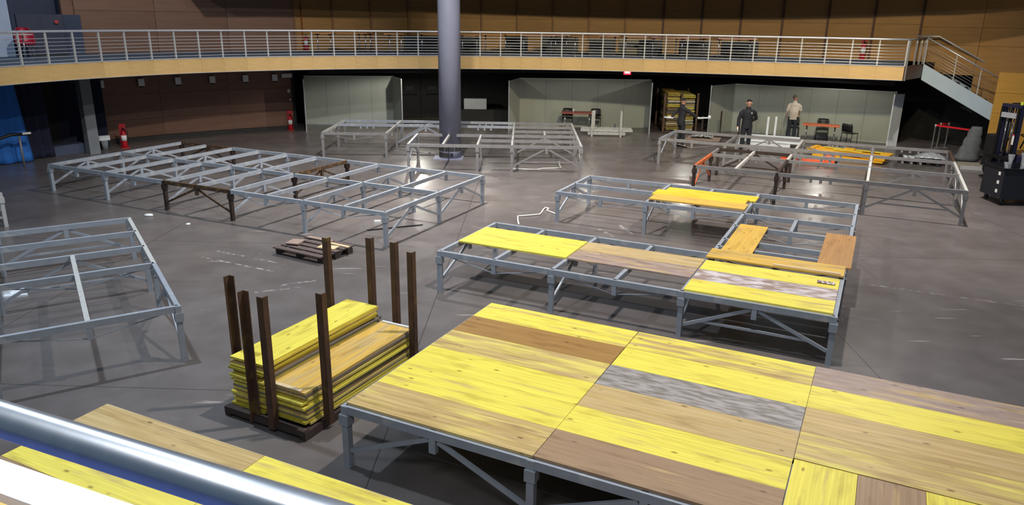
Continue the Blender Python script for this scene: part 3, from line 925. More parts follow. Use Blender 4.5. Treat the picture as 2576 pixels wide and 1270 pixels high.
# --- E: middle right frame, part covered with boards
E = Frame('stage frame in the middle right, partly covered with loose boards', (-1.1764, 11.5342), -0.4523, 0.688, 1.9865)
for u in (0, 1): 
    E.rail(u, 0, u + 1, 0, 'rod'); E.rail(u, 1, u + 1, 1, 'rod')
    E.rail(u, 2.5, u + 1, 2.5, 'rod'); E.rail(u, 3.5, u + 1, 3.5, 'rod')
E.rail(2, 0, 3, 0, 'veetie'); E.rail(2, 1, 3, 1, 'rod'); E.rail(2, 1.5, 3, 1.5, 'rod'); E.rail(2, 2, 3, 2, 'rod'); E.rail(2, 2.5, 3, 2.5, 'rod'); E.rail(2, 3, 3, 3, None); E.rail(2, 3.5, 3, 3.5, 'rod')
E.rail(2, 1.25, 3, 1.25, None)
E.rail(0, 3, 1, 3, None)
for u in (0, 1, 2, 3):
    E.rail(u, 0, u, 1, 'vee'); E.rail(u, 2.5, u, 3.5, 'vee')
for u in (2, 3):
    E.rail(u, 1, u, 1.5, None); E.rail(u, 1.5, u, 2.5, 'vee')
for u in (.5, 1.5): E.rail(u, 0, u, 1, None)
E.rail(1.5, 2.5, 1.5, 3.5, None); E.rail(2.5, 2, 2.5, 2.5, None)
E.legs([(u, v) for u in range(4) for v in (0, 1, 2.5, 3.5)] + [(2, 1.5), (3, 1.5)])

# --- A: near frame, fully decked
A = Frame('near stage frame fully covered with yellow and tan boards', (-1.6049, 6.4693), -0.4589, 0.6875, 2.0101)
def off(f, d):  # the front rail stands a little proud of the boards
    f.t.location = f.t.location
for u in (0, 1, 2, 3):
    A.rail(u, 1.5, u + 1, 1.5, 'rod'); A.rail(u, .5, u + 1, .5, 'rod')
    if u < 2: A.rail(u, 0, u + 1, 0, 'vee')
A.rail(2, -.5, 3, -.5, 'rod'); A.rail(3, -.5, 4, -.5, 'rod')
for u in (0, 1, 2, 3, 4):
    A.rail(u, .5, u, 1.5, 'vee')
    A.rail(u, 0, u, .5, None)
for u in (.5, 1.5): A.rail(u, 0, u, .5, None); A.rail(u, .5, u, 1.5, None)
A.rail(2, -.5, 2, 0, None); A.rail(3, -.5, 3, 0, None); A.rail(4, -.5, 4, 0, None)
A.legs([(0, 0), (1, 0), (2, 0)] + [(u, v) for u in range(5) for v in (.5, 1.5)] + [(2, -.5), (3, -.5), (4, -.5)])

# --- F: frame under the near left boards
TF = math.atan2(5.53 - 6.38, -2.09 + 3.88)
F = Frame('stage frame below the near balcony handrail, hidden under boards', (-3.88, 6.38), TF, 0.6875, 1.985)
for u in (0, 1):
    F.rail(u, 0, u + 1, 0, 'rod'); F.rail(u, -1, u + 1, -1, 'rod'); 
for u in (0, 1, 2): F.rail(u, -1, u, 0, 'vee'); F.leg(u, 0); F.leg(u, -1)

# --- I: corner of another frame at the left border
I = Frame('corner of another pale stage frame cut by the left picture edge', (-10.62, 15.0), 2.35, 0.72, 2.0, 'steel_pale')
I.rail(0, 0, 1, 0, 'vee'); I.rail(0, 0, 0, 1, 'vee'); I.rail(1, 0, 1, 1, 'rod'); I.rail(0, 1, 1, 1, 'rod')
I.legs([(0, 0), (1, 0), (0, 1), (1, 1)])

# ================================================================== deck boards
YEL = rgb(243, 225, 92)
LEM = rgb(232, 214, 112)
TAN = rgb(206, 178, 126)
BRN = rgb(166, 136, 106)
UMB = rgb(168, 128, 72)
GRY = rgb(138, 130, 120)
ORG = rgb(226, 182, 84)
OCH = rgb(188, 140, 84)
MAU = rgb(162, 138, 126)
BT = 0.027
BOARD_ME = {}
def board_mesh(L_, W_):
    k = (round(L_, 3), round(W_, 3))
    if k not in BOARD_ME:
        BOARD_ME[k] = MB().box(0, L_, 0, W_, 0, BT).mesh('board', 'board')
    return BOARD_ME[k]
def deck_board(label, frame_org, th, u, v, z, rot, color, wear, L_=1.985, W_=0.496, smear=0.0, group='loose stage deck boards', tilt=(0, 0)):
    """u, v = metres in the frame's own axes of the board's corner"""
    c, s_ = math.cos(th), math.sin(th)
    o = link('deck_board', board_mesh(L_, W_))
    o.location = (frame_org[0] + c * u - s_ * v, frame_org[1] + s_ * u + c * v, z)
    o.rotation_euler = (tilt[0], tilt[1], th + rot)
    o.color = (*color, wear)
    o['smear'] = smear
    tag(o, label, 'board', group)
    return o
AO, AT, AZ = (-1.6049, 6.4693), -0.4589, 0.6885
ORD = ['front', 'second', 'third', 'fourth', 'fifth', 'back']
cols = [
    [('tan board with yellow traces', LEM, .80), ('dirty yellow board', YEL, .34), ('bright yellow board', YEL, .18), ('pale yellow board', LEM, .62), ('brown worn board', UMB, .10), ('patchy yellow board', YEL, .40)],
    [('brown scuffed board', BRN, .25), ('bright yellow board', YEL, .28), ('pale tan board', TAN, .55), ('grey weathered board with white spots', GRY, .0), ('bright yellow board', YEL, .12), ('yellow board with worn tan streaks', YEL, .55)],
]
for ci, colm in enumerate(cols):
    for ri, (nm, c, w) in enumerate(colm):
        deck_board('%s, %s row of the %s column on the near platform' % (nm, ORD[ri], ('left', 'second')[ci]), AO, AT,
                   ci * 2.0101 + 0.010 + random.uniform(-.002, .002), ri * 0.5025 + 0.006, AZ + random.uniform(0, .0015), 0, c, w,
                   L_=2.004, W_=.4995, smear=0.4 if 'grey' in nm else 0)
for ri, (nm, c, w, sm) in enumerate([('tan board with yellow wear', LEM, .66, 0), ('tan grey worn board', TAN, .75, 0), ('bright yellow board', YEL, .22, 0), ('greyish tan board', MAU, .45, .12)]):
    deck_board('%s, %s lengthwise row in third column of near platform' % (nm, ('front', 'second', 'third', 'back')[ri]), AO, AT, 2 * 2.0101 + 0.010, 1.005 + ri * 0.5025 + .02, AZ + .001, 0, c, w, L_=2.004, W_=.4995, smear=sm)
for ri, (nm, c, w) in enumerate([('yellow board', YEL, .3), ('tan board', TAN, .5), ('yellow board', LEM, .4), ('tan board', BRN, .4)]):
    deck_board('%s, %s row beyond the third column at the right picture edge' % (nm, ('front', 'second', 'third', 'back')[ri]), AO, AT, 3 * 2.0101 + 0.015, 1.005 + ri * 0.5025 + .02, AZ + .001, 0, c, w)
for k, (nm, c, w) in enumerate([('yellow crosswise board with pale glare', YEL, .25), ('brown stained crosswise board', BRN, .35), ('yellow crosswise board at the bottom right', YEL, .2), ('pale yellow crosswise board at the bottom right', LEM, .3)]):
    deck_board(nm + ', laid across the near platform', AO, AT, 2 * 2.0101 + 0.012 + (k + 1) * 0.5025, 1.0 - 1.98, AZ, PI / 2, c, w, L_=1.99, W_=.499)

EO, ET, EZ = (-1.1764, 11.5342), -0.4523, 0.689
P = 1.9865
for nm, u, v, c, w, sm in [
    ('lemon yellow board, front one of the pair at the left end of the middle frame', 0.03, .56, YEL, .22, 0),
    ('lemon yellow board, back one of the pair at the left end of the middle frame', 0.03, 1.06, YEL, .30, 0),
    ('pinkish tan board with scuffs, front of the centre pair on the middle frame', P + .02, .55, MAU, .42, .15),
    ('tan board, back one of the centre pair on the middle frame', P + .02, 1.05, TAN, .5, .1),
    ('yellow board, front row of the right bay on the middle frame', 2 * P + .01, .02, YEL, .32, 0),
    ('mauve board smeared with white plaster between two yellow boards', 2 * P + .01, .52, MAU, .05, 1.0),
    ('bright yellow board with a wrapper on it', 2 * P + .01, 1.02, YEL, .1, 0)]:
    deck_board(nm, EO, ET, u, v, EZ, 0, c, w, L_=1.95, W_=.492, smear=sm)
deck_board('orange tan board lying slightly askew behind the wrapper board', EO, ET, 2 * P - .02, 1.60, EZ + .03, 0.0, ORG, .45, L_=2.02, W_=.5)
st = MB().box(0, .95, 0, .06, 0, .02).build('batten_strip', 'raw_wood')
st.location = (EO[0] + math.cos(ET) * (2 * P + 1.0) - math.sin(ET) * 1.615, EO[1] + math.sin(ET) * (2 * P + 1.0) + math.cos(ET) * 1.615, EZ + .058); st.rotation_euler = (0, 0, ET)
tag(st, 'thin pale wooden strip lying on the orange tan board', 'strip')
deck_board('golden yellow crosswise board along the left rail of the middle frame', EO, ET, 2 * P + .60, 2.12, EZ, PI / 2, ORG, .2, L_=1.90)
deck_board('orange brown crosswise board at the right rail of the middle frame', EO, ET, 3 * P + .09, 2.14, EZ, PI / 2, OCH, .15, L_=2.0, W_=.49)
for nm, u, v, z, c, w in [('golden yellow board on the rear frame bay, back one', P + .1, 6.0, 0, ORG, .1), ('golden yellow board on the rear frame bay, middle one', P - .04, 5.55, .028, ORG, .14), ('ochre board on the rear frame bay, front one', P + .03, 5.06, .03, OCH, .35)]:
    deck_board(nm, EO, ET, u, v, EZ + z, 0, rgb(240, 202, 62) if c is ORG else ORG, w, L_=1.95, W_=.5)

FO = (-3.88, 6.38)
for nm, u, v, c, w in [('pale tan board with yellow end beyond the handrail', 0.0, -.5, TAN, .7), ('yellow board beyond the handrail, beside the pale tan board', 1.985, -.5, YEL, .4),
                       ('yellow board seen just below the handrail', 0.0, -1.0, YEL, .3), ('yellow board under the handrail, second in its row', 1.985, -1.0, YEL, .35),
                       ('brown board half hidden by the white ledge', 0.0, -1.5, BRN, .3), ('tan board half hidden by the white ledge', 1.985, -1.5, TAN, .4)]:
    deck_board(nm, FO, TF, u, v, AZ, 0, c, w, L_=1.98)

NTH = ['first', 'second', 'third', 'fourth', 'fifth', 'sixth', 'seventh', 'eighth', 'ninth', 'tenth', 'eleventh', 'twelfth', 'thirteenth', 'fourteenth', 'fifteenth', 'sixteenth', 'seventeenth', 'eighteenth', 'nineteenth', 'twentieth', 'twenty-first', 'twenty-second', 'twenty-third', 'twenty-fourth']
def colour_word(o):
    r, g, b = o.color[:3]
    best = min(((YEL, 'yellow'), (LEM, 'pale yellow'), (TAN, 'tan'), (GRY, 'grey'), (BRN, 'brown'), (rgb(200, 184, 60), 'olive yellow'), (rgb(235, 232, 210), 'whitish'), (ORG, 'orange yellow')), key=lambda q_: sum((a_ - b_) ** 2 for a_, b_ in zip(q_[0], (r, g, b))))
    return best[1]
# ================================================================== post rack with boards
RD = Vector((0.455, 0.89)); RPp = Vector((0.89, -0.455)); RTH = math.atan2(0.89, 0.455)
def rack_point(a, b): return Vector((-2.49, 7.12)) + RD * a + RPp * b
def post_rack(label, org, th, posts, a1, b0, b1, ph, m1, m2, group=None, h0=0.05):
    t = thing('post_rack', label, 'rack', (org[0], org[1], 0), th, group)
    for k, a in enumerate((-0.06, a1 * .5, a1)):
        MB().box(a, a + 0.08, -b1 - .03, -b0 + .03, h0, h0 + 0.07).build('cross_beam', m2, t)
    for b in (b0, b1):
        MB().box(-0.05, a1 + .05, -b - .04, -b + .04, 0.0 if h0 < .06 else h0, h0 + 0.05).build('runner', m2, t)
    for (a, b, fx, fy) in posts:
        p = MB(); w = 0.074; tk = 0.010
        xs = sorted((0, fx * w)); ys = sorted((0, fy * w))
        p.box(a + xs[0], a + xs[1], -b - tk / 2, -b + tk / 2, h0, ph)
        p.box(a - tk / 2, a + tk / 2, -b + ys[0], -b + ys[1], h0, ph)
        p.build('post', m1, t)
    return t
post_rack('brown angle iron post rack holding piles of yellow boards', (-2.49, 7.12), RTH,
          [(-.02, -.335, -1, -1), (-.09, 0.0, 1, 1), (.25, -.83, -1, -1), (.28, .45, 1, 1), (2.15, -.365, 1, 1), (2.15, .02, 1, 1), (1.88, -.855, 1, 1), (1.91, .45, 1, 1)],
          2.12, -.74, .36, 1.57, 'rack_rust', 'rack_base')
for colk, (b_edge, n) in enumerate(((-.22, 21), (.345, 14))):
    z = 0.125
    for k in range(n):
        top = k == n - 1
        o = link('deck_board', board_mesh(2.0, .5))
        da = random.uniform(-.05, .05); db = random.uniform(-.018, .018)
        dth = random.uniform(-.012, .012)
        if top: da, db, dth = 0.0, 0.0, 0.0
        # local x = length direction, width goes to the left (+y)
        p = rack_point(.05 + da, b_edge + db)
        o.location = (p.x, p.y, z); o.rotation_euler = (0, 0, RTH + dth)
        o['smear'] = 0.0
        if colk == 0 and k >= n - 2: o.color = (*YEL, .08)
        elif colk == 1 and top: o.color = (*ORG, .55)
        else:
            o.color = random.choice([(*YEL, .25), (*LEM, .5), (*TAN, .5), (*GRY, .2), (*YEL, .35), (*BRN, .3), (*rgb(200, 184, 60), .3)])
        if colk == 0: lab = 'bright yellow board on top of the higher pile in the post rack' if top else '%s board, %s from the bottom in the higher pile of the near rack' % (colour_word(o), NTH[k])
        else: lab = 'orange tan board on top of the lower pile in the post rack' if top else '%s board, %s from the bottom in the lower pile of the near rack' % (colour_word(o), NTH[k])
        tag(o, lab, 'board', 'boards piled in the near post rack')
        z += BT + 0.0005
# pale strip on the lower pile
ps = MB().box(.0, .05, .06, .46, 0, .018).build('batten_strip', 'raw_wood')
p = rack_point(.04, .345); ps.location = (p.x, p.y, z); ps.rotation_euler = (0, 0, RTH); tag(ps, 'short pale strip on the front end of the lower board pile', 'strip')
ps = MB().box(.0, .03, .04, .46, 0, .018).build('batten_strip', 'white_paint')
p = rack_point(2.0, .345); ps.location = (p.x, p.y, z); ps.rotation_euler = (0, 0, RTH); tag(ps, 'white strip on the far end of the lower board pile', 'strip')

# ================================================================== pallet
pal = thing('wooden_pallet', 'dark weathered wooden pallet lying on the floor behind the post rack', 'pallet', (-3.75, 13.45, 0), -0.52)
for k in range(5):
    y = -.4 + k * .2
    MB().box(-.6, .6, y - .065, y + .065, .122, .144).build('top_plank', 'pallet_wood', pal)
for x in (-.53, 0, .53):
    MB().box(x - .05, x + .05, -.4, .4, .1, .122).build('stringer_board', 'pallet_wood', pal)
    for y in (-.33, 0, .33):
        MB().box(x - .07, x + .07, y - .07, y + .07, .022, .1).build('block', 'pallet_block', pal)
for y in (-.33, 0, .33):
    MB().box(-.6, .6, y - .06, y + .06, 0, .022).build('bottom_plank', 'pallet_wood', pal)
def scrap(name, label, m, cx, cy, lx, ly, lz, z, rz):
    o = MB().box(-lx / 2, lx / 2, -ly / 2, ly / 2, 0, lz).build(name, m)
    c, s_ = math.cos(-0.52), math.sin(-0.52)
    o.location = (-3.75 + c * cx - s_ * cy, 13.45 + s_ * cx + c * cy, z); o.rotation_euler = (0, 0, -0.52 + rz)
    return tag(o, label, 'wood piece', 'wood offcuts on the pallet')
scrap('wood_offcut', 'pinkish square offcut on the left corner of the pallet', 'raw_wood_pink', -.42, -.06, .26, .3, .02, .166, .3)
scrap('wood_offcut', 'small pale block under the square offcut on the pallet', 'raw_wood_pink', -.42, -.08, .3, .12, .02, .145, .1)
scrap('wood_offcut', 'pale beige offcut on the right part of the pallet', 'raw_wood', .3, .06, .36, .2, .02, .145, .25)
scrap('wood_offcut', 'long pale lath along the back of the pallet', 'raw_wood', .38, .27, .5, .07, .02, .145, -.02)
scrap('wood_offcut', 'long pinkish plank lying at the back edge of the pallet', 'raw_wood_pink', -.2, .37, .62, .1, .022, .145, .02)
# ================================================================== exhibition booths
def booth(label, path, h, panel_w=1.0, base_z=0.0):
    t = thing('exhibition_booth', label, 'booth', (path[0][0], path[0][1], 0), 0, 'pale exhibition booths under the balcony')
    o0 = Vector((path[0][0], path[0][1]))
    for i in range(len(path) - 1):
        a, b = Vector(path[i]), Vector(path[i + 1]); dd_ = b - a; L_ = dd_.length; n = max(1, round(L_ / panel_w)); w = L_ / n; rz = math.atan2(dd_.y, dd_.x)
        for k in range(n):
            p = a + dd_ * (k / n) - o0
            link('panel', MB().box(.003, w - .003, -.015, .015, .03, h - .03).mesh('panel', 'booth_panel'), t, (p.x, p.y, 0), (0, 0, rz))
        p = a - o0
        link('top_rail', MB().box(0, L_, -.02, .02, h - .03, h).mesh('top_rail', 'booth_frame'), t, (p.x, p.y, 0), (0, 0, rz))
        link('bottom_rail', MB().box(0, L_, -.02, .02, 0, .03).mesh('bottom_rail', 'booth_frame'), t, (p.x, p.y, 0), (0, 0, rz))
    for q in path:
        p = Vector(q) - o0
        link('corner_post', MB().lathe([(.026, 0), (.026, h + .01)], 8).mesh('corner_post', 'booth_frame'), t, (p.x, p.y, 0))
    return t
booth('pale grey booth left of the round column with a diagonal shadow', [(-8.05, 28.95), (-8.6, 30.95), (-5.02, 31.35), (-4.45, 29.9)], 1.97)
booth('pale grey booth right of the round column with red table and two chairs', [(-0.2, 29.7), (0.22, 31.3), (5.65, 31.35), (5.35, 29.45)], 1.97)
booth('pale grey booth behind the three workers', [(7.7, 29.62), (8.95, 30.75), (14.15, 28.05)], 1.9)
wg = MB().box(-.22, .22, -.03, .03, 0, 1.9).build('booth_end_panel', 'white_paint')
wg.location = (13.78, 27.1, 0); wg.rotation_euler = (0, 0, .35); tag(wg, 'bright white end panel at the right side of the workers booth', 'panel')

# ================================================================== small wall fittings
def wall_lamp(deg, i):
    t = thing('wall_lamp', 'small grey square lamp on the lower plywood wall, %s from the left' % ('first', 'second', 'third', 'fourth', 'fifth', 'sixth')[i], 'lamp', tuple(arc(20.86, deg, 1.86)), math.radians(deg + 90), 'lamps along the lower plywood wall')
    MB().box(-.1, .1, 0, .1, .03, .28).build('housing', 'white_plastic', t, bevel=.01)
    MB().box(-.06, .06, .0, .09, -.02, .03).build('lens', 'panel_dark', t)
    return t
for i, dg in enumerate((137.2, 133.6, 130.2, 126.9, 123.6, 120.6)):
    o = wall_lamp(dg, i)
el = thing('emergency_light', 'wide white emergency light at the end of the lower plywood wall', 'lamp', tuple(arc(20.9, 119.3, 2.0)), math.radians(119.3 + 90))
MB().box(-.2, .2, 0, .09, 0, .16).build('body', 'white_plastic', el, bevel=.02)
MB().box(-.17, .17, .09, .1, .02, .12).build('diffuser', 'paper', el)
for dg, z, w, h, lab in ((119.2, 1.42, .1, .14, 'small white switch plate above the far fire extinguisher'), (119.1, 1.12, .07, .07, 'small round alarm button below the switch plate')):
    o = MB().box(-w / 2, w / 2, 0, .02, 0, h).build('wall_plate', 'white_plastic'); o.location = tuple(arc(20.9, dg, z)); o.rotation_euler = (0, 0, math.radians(dg + 90)); tag(o, lab, 'switch')
ex = thing('exit_sign', 'glowing red exit light under the balcony edge', 'exit sign', (4.1, 27.75, 2.40), -0.1)
MB().box(-.13, .13, -.03, .03, 0, .14).build('lamp_case', 'exit_red', ex, bevel=.01)
MB().box(-.09, .09, -.036, -.028, .05, .11).build('bright_bar', 'exit_core', ex)

def extinguisher(label, loc, rz, scale=1.0, stand=True):
    t = thing('fire_extinguisher', label, 'extinguisher', loc, rz); t.scale = (scale,) * 3
    MB().lathe([(.075, .02), (.085, .05), (.085, .45), (.07, .52), (.03, .56), (.03, .6)], 16).build('cylinder', 'red', t, True)
    MB().lathe([(.0865, .24), (.0865, .42)], 16).build('label_band', 'paper', t, True)
    v = MB(); v.box(-.03, .03, -.03, .03, .6, .65); v.beam((0, 0, .66), (.0, -.14, .69), .03, .015); v.beam((0, 0, .63), (0, -.12, .62), .03, .012); v.build('valve', 'black_metal', t)
    MB().tube([(.03, 0, .62), (.11, 0, .56), (.12, -.02, .35), (.1, -.03, .2)], .014, 8).build('hose', 'rubber', t, True)
    if stand:
        MB().box(-.13, .13, -.13, .13, 0, .02).build('foot_plate', 'red', t)
        MB().box(-.1, .1, .1, .12, .02, .78).build('back_plate', 'red', t)
    return t
extinguisher('red fire extinguisher with white label near the grey pillar', (-13.0, 24.75, 0), 0.6, 1.0)
extinguisher('red fire extinguisher on a stand beside the left booth', (-8.75, 29.25, 0), 0.3, 0.95)
g1 = arc(20.9, 117.0, ZT)
extinguisher('fire extinguisher standing by the pipe on the balcony', tuple(g1), .3, .9, False)
g2 = arc(20.8, 56.4, ZT)
extinguisher('red fire extinguisher on the balcony near the stair', tuple(g2), -.4, 1.0)
bn = thing('waste_bin', 'small bin with a white flap lid beside the grey pillar', 'bin', (-13.45, 24.35, 0), .7)
MB().lathe([(.09, 0), (.11, .3)], 14).build('body', 'concrete', bn, True)
MB().box(-.17, .17, -.08, .08, .3, .46).build('lid', 'white_plastic', bn, bevel=.02)
# leaning stand with dark padded arm at far left
ls = thing('barrier_stand', 'dark sloping handrail on two grey posts before the blue curtain', 'handrail', (-14.2, 21.3, 0), .85)
MB().tube([(0, 0, 0), (0, 0, .88)], .03, 8).build('post', 'steel_dull', ls, True)
MB().tube([(-.75, 0, 0), (-.75, 0, .8)], .03, 8).build('post', 'steel_dull', ls, True)
MB().tube([(-1.3, 0, .66), (-.75, 0, .8), (-.2, 0, .95), (.3, 0, .93)], .045, 8).build('handrail', 'black_plastic', ls, True)
MB().box(.08, .3, -.05, .05, .93, .985).build('end_cap', 'white_plastic', ls)
bch = MB().box(-1.3, 1.2, -.2, .2, 0, .3).build('low_bench', 'slate'); bch.location = (-14.55, 23.1, 0); bch.rotation_euler = (0, 0, .95); tag(bch, 'low dark bench at the foot of the curtains', 'bench')
gb = MB().box(-.5, .5, -.14, .14, 0, .46).build('white_crate', 'white_plastic', bevel=.02); gb.location = (-1.7, 33.2, .46); tag(gb, 'pale grey box standing in the dark opening right of the column', 'box')
gs = MB().box(-1.6, 1.4, -.3, .4, 0, .46).build('dark_platform', 'slab_soffit'); gs.location = (-1.3, 33.25, 0); tag(gs, 'low dark platform in the opening behind the round column', 'platform')

# ================================================================== tables and chairs
def t_table(label, loc, rz, L_, W_, m, h=.73, group=None, nm='folding_table'):
    t = thing(nm, label, 'table', loc, rz, group)
    MB().box(-L_ / 2, L_ / 2, -W_ / 2, W_ / 2, h - .04, h).build('table_top', m, t, bevel=.004)
    for s in (-1, 1):
        x = s * (L_ / 2 - .14)
        MB().tube([(x, 0, .03), (x, 0, h - .05)], .022, 8).build('leg', 'chrome', t, True)
        MB().box(x - .03, x + .03, -W_ * .36, W_ * .36, h - .075, h - .028).build('bracket', 'black_metal', t)
        MB().beam((x, -W_ * .4, .02), (x, W_ * .4, .02), .05, .03).build('foot', 'chrome', t)
    return t
def chair(label, loc, rz, group=None):
    t = thing('stacking_chair', label, 'chair', loc, rz, group)
    seat = MB().box(-.22, .22, -.2, .2, .43, .455).build('seat', 'black_plastic', t, bevel=.02)
    b = MB(); n = 8; vs = []; fs = []
    for j in range(4):
        z = .5 + j * .1; inset = 0 if j < 3 else .03
        for i in range(n + 1):
            u = -1 + 2 * i / n
            vs.append((u * (.215 - inset), .2 + .05 * (1 - u * u) + j * .018, z))
    for j in range(3):
        for i in range(n): a = j * (n + 1) + i; fs.append((a, a + 1, a + n + 2, a + n + 1))
    o = b.add(vs, fs).build('backrest', 'black_plastic', t, True); sd = o.modifiers.new('thickness', 'SOLIDIFY'); sd.thickness = .02
    for sx in (-1, 1):
        MB().tube([(sx * .21, -.19, 0), (sx * .2, -.17, .44)], .011, 8).build('leg', 'black_metal', t, True)
        MB().tube([(sx * .21, .24, 0), (sx * .2, .19, .44), (sx * .205, .24, .72)], .011, 8).build('leg', 'black_metal', t, True)
    return t
t_table('dark red table with a paper cup in the right booth', (2.55, 30.2, 0), -.06, 1.25, .7, 'table_red', .74)
chair('black chair left behind the red table', (2.2, 30.75, 0), -.1, 'black chairs in the booths')
chair('black chair right behind the red table', (3.35, 30.7, 0), -.1, 'black chairs in the booths')
cu = thing('paper_cup', 'white paper cup on the dark red table', 'cup', (2.4, 30.28, .74)); MB().lathe([(.03, 0), (.04, .1)], 12).build('cup_body', 'paper', cu, True); MB().lathe([(.043, .1), (.043, .112)], 12).build('rim', 'paper', cu, True)
t_table('orange table in the booth behind the workers', (11.3, 27.5, 0), -.42, 1.25, .6, 'table_orange', .73)
chair('black chair hidden behind the worker in white', (10.75, 28.75, 0), -.3, 'black chairs in the booths')
chair('black chair behind the orange table', (11.75, 28.45, 0), -.4, 'black chairs in the booths')
chair('black chair turned sideways right of the orange table', (12.35, 27.4, 0), 2.2, 'black chairs in the booths')

# tables on the balcony (z = floor of the balcony)
def gal(px, d):  # px of the photograph -> bearing, d = distance forward in metres
    return ((px - 1288) / 1869.5 * d * 1.0, d * 0.985)
GT = [(833, 28.0, .75, 'table_wood', 'first'), (893, 28.9, 1.5, 'table_wood', 'second'), (930, 29.4, .7, 'table_wood', 'third'), (1003, 28.2, .7, 'table_wood', 'fourth'),
      (1086, 29.2, .9, 'table_wood', 'fifth'), (1180, 28.4, .8, 'table_wood', 'sixth'), (1236, 29.4, .85, 'table_wood', 'seventh'), (1285, 30.2, .9, 'table_wood', 'eighth'), (1342, 29.2, 1.3, 'table_pink', 'ninth'),
      (1398, 30.2, .7, 'table_pink', 'tenth'), (1465, 28.5, 1.3, 'table_wood', 'eleventh'), (1510, 29.9, .8, 'table_pink', 'twelfth'), (1585, 29.2, 1.3, 'table_pink', 'thirteenth'), (1652, 28.2, 1.35, 'table_pink', 'fourteenth'),
      (1705, 29.0, 1.3, 'table_pink', 'fifteenth'), (1812, 28.0, 1.4, 'table_pink', 'sixteenth')]
for px, dist, L_, m, od in GT:
    x, y = gal(px, dist)
    t_table('%s table on the balcony behind the railing, %s from the left' % ({'table_wood': 'light wood', 'table_pink': 'pinkish'}[m], od), (x, y, ZT), random.uniform(-.08, .08), L_, .6, m, .73, 'tables on the balcony')
for px, dist, w, h, m, lab in [(1075, 30.2, 1.7, .62, 'panel_dark', 'between the fifth tables'), (1172, 29.9, 1.0, .62, 'panel_dark', 'just right of the round column'), (1292, 31.0, .9, .62, 'panel_dark', 'behind the eighth table'),
                               (1395, 31.2, 1.5, .62, 'panel_dark', 'behind the tenth table'), (1497, 29.6, 1.0, .60, 'panel_dark', 'behind the eleventh table'), (1560, 30.4, .8, .55, 'panel_olive', 'left of the thirteenth table'),
                               (1612, 30.0, .9, .58, 'panel_dark', 'behind the thirteenth table'), (1718, 29.9, 1.2, .58, 'panel_dark', 'behind the fifteenth table'), (1825, 29.0, 1.4, .6, 'panel_dark', 'behind the rightmost table')]:
    x, y = gal(px, dist)
    t = thing('dark_panel', 'dark panel standing on the balcony floor %s' % lab, 'panel', (x, y, ZT), random.uniform(-.1, .1), 'dark panels on the balcony')  # plain dark sheets standing among the balcony tables
    MB().box(-w / 2, w / 2, -.02, .02, .02, h).build('sheet', m, t)
    for s in (-1, 1): MB().box(s * w * .4 - .02, s * w * .4 + .02, -.16, .16, 0, .02).build('foot', 'black_metal', t)
# upper left cluster: dark cabinet, red chair, glass table
cb = thing('dark_cabinet', 'large dark slate cabinet at the left end of the balcony', 'cabinet', (-14.55, 23.75, ZT), .62)
MB().box(-.62, .62, -.2, .2, .05, 1.24).build('body', 'slate_dark', cb, bevel=.01)
for s in (-1, 1): MB().box(min(s * .01, s * .6), max(s * .01, s * .6), -.215, -.2, .08, 1.2).build('door', 'slate_dark', cb)
MB().box(-.6, .6, -.18, .18, 0, .05).build('plinth', 'black_plastic', cb)
al = MB().lathe([(.06, 0), (.06, .05)], 12).build('alarm_bell', 'red', bevel=0); al.location = (-14.05, 23.77, 4.02); al.rotation_euler = (PI / 2, 0, .62); tag(al, 'small red alarm on the dark cabinet', 'alarm')
rc = thing('red_chair', 'red plastic shell chair behind the railing at far left', 'chair', (-14.1, 22.2, ZT), .9)
sh = MB(); vs = []; fs = []; n = 10
for j in range(7):
    z = .42 + j * .075; r = .26 if j < 5 else (.22 if j == 5 else .12)
    for i in range(n + 1):
        a = PI * i / n
        vs.append((r * math.cos(a), .22 * math.sin(a) + j * .012, z))
for j in range(6):
    for i in range(n): a = j * (n + 1) + i; fs.append((a, a + 1, a + n + 2, a + n + 1))
o = sh.add(vs, fs).build('shell', 'red_plastic', rc, True); sd = o.modifiers.new('thickness', 'SOLIDIFY'); sd.thickness = .02
MB().lathe([(.25, .40), (.26, .43)], 16).build('seat', 'red_plastic', rc)
for a in (.8, 2.3, 3.9, 5.5): MB().tube([(.2 * math.cos(a), .2 * math.sin(a), 0), (.15 * math.cos(a), .15 * math.sin(a), .41)], .012, 8).build('leg', 'chrome', rc, True)
ht = thing('side_table', 'narrow table with chrome legs behind the railing at far left', 'table', (-13.9, 20.75, ZT), .95)
MB().box(-.8, .8, -.16, .16, .69, .72).build('table_top', 'steel_pale', ht); 
for x in (-.7, -.35, .6):
    MB().tube([(x, 0, .02), (x, 0, .69)], .018, 8).build('leg', 'chrome', ht, True); MB().beam((x, -.2, .012), (x, .2, .012), .04, .02).build('foot', 'chrome', ht)

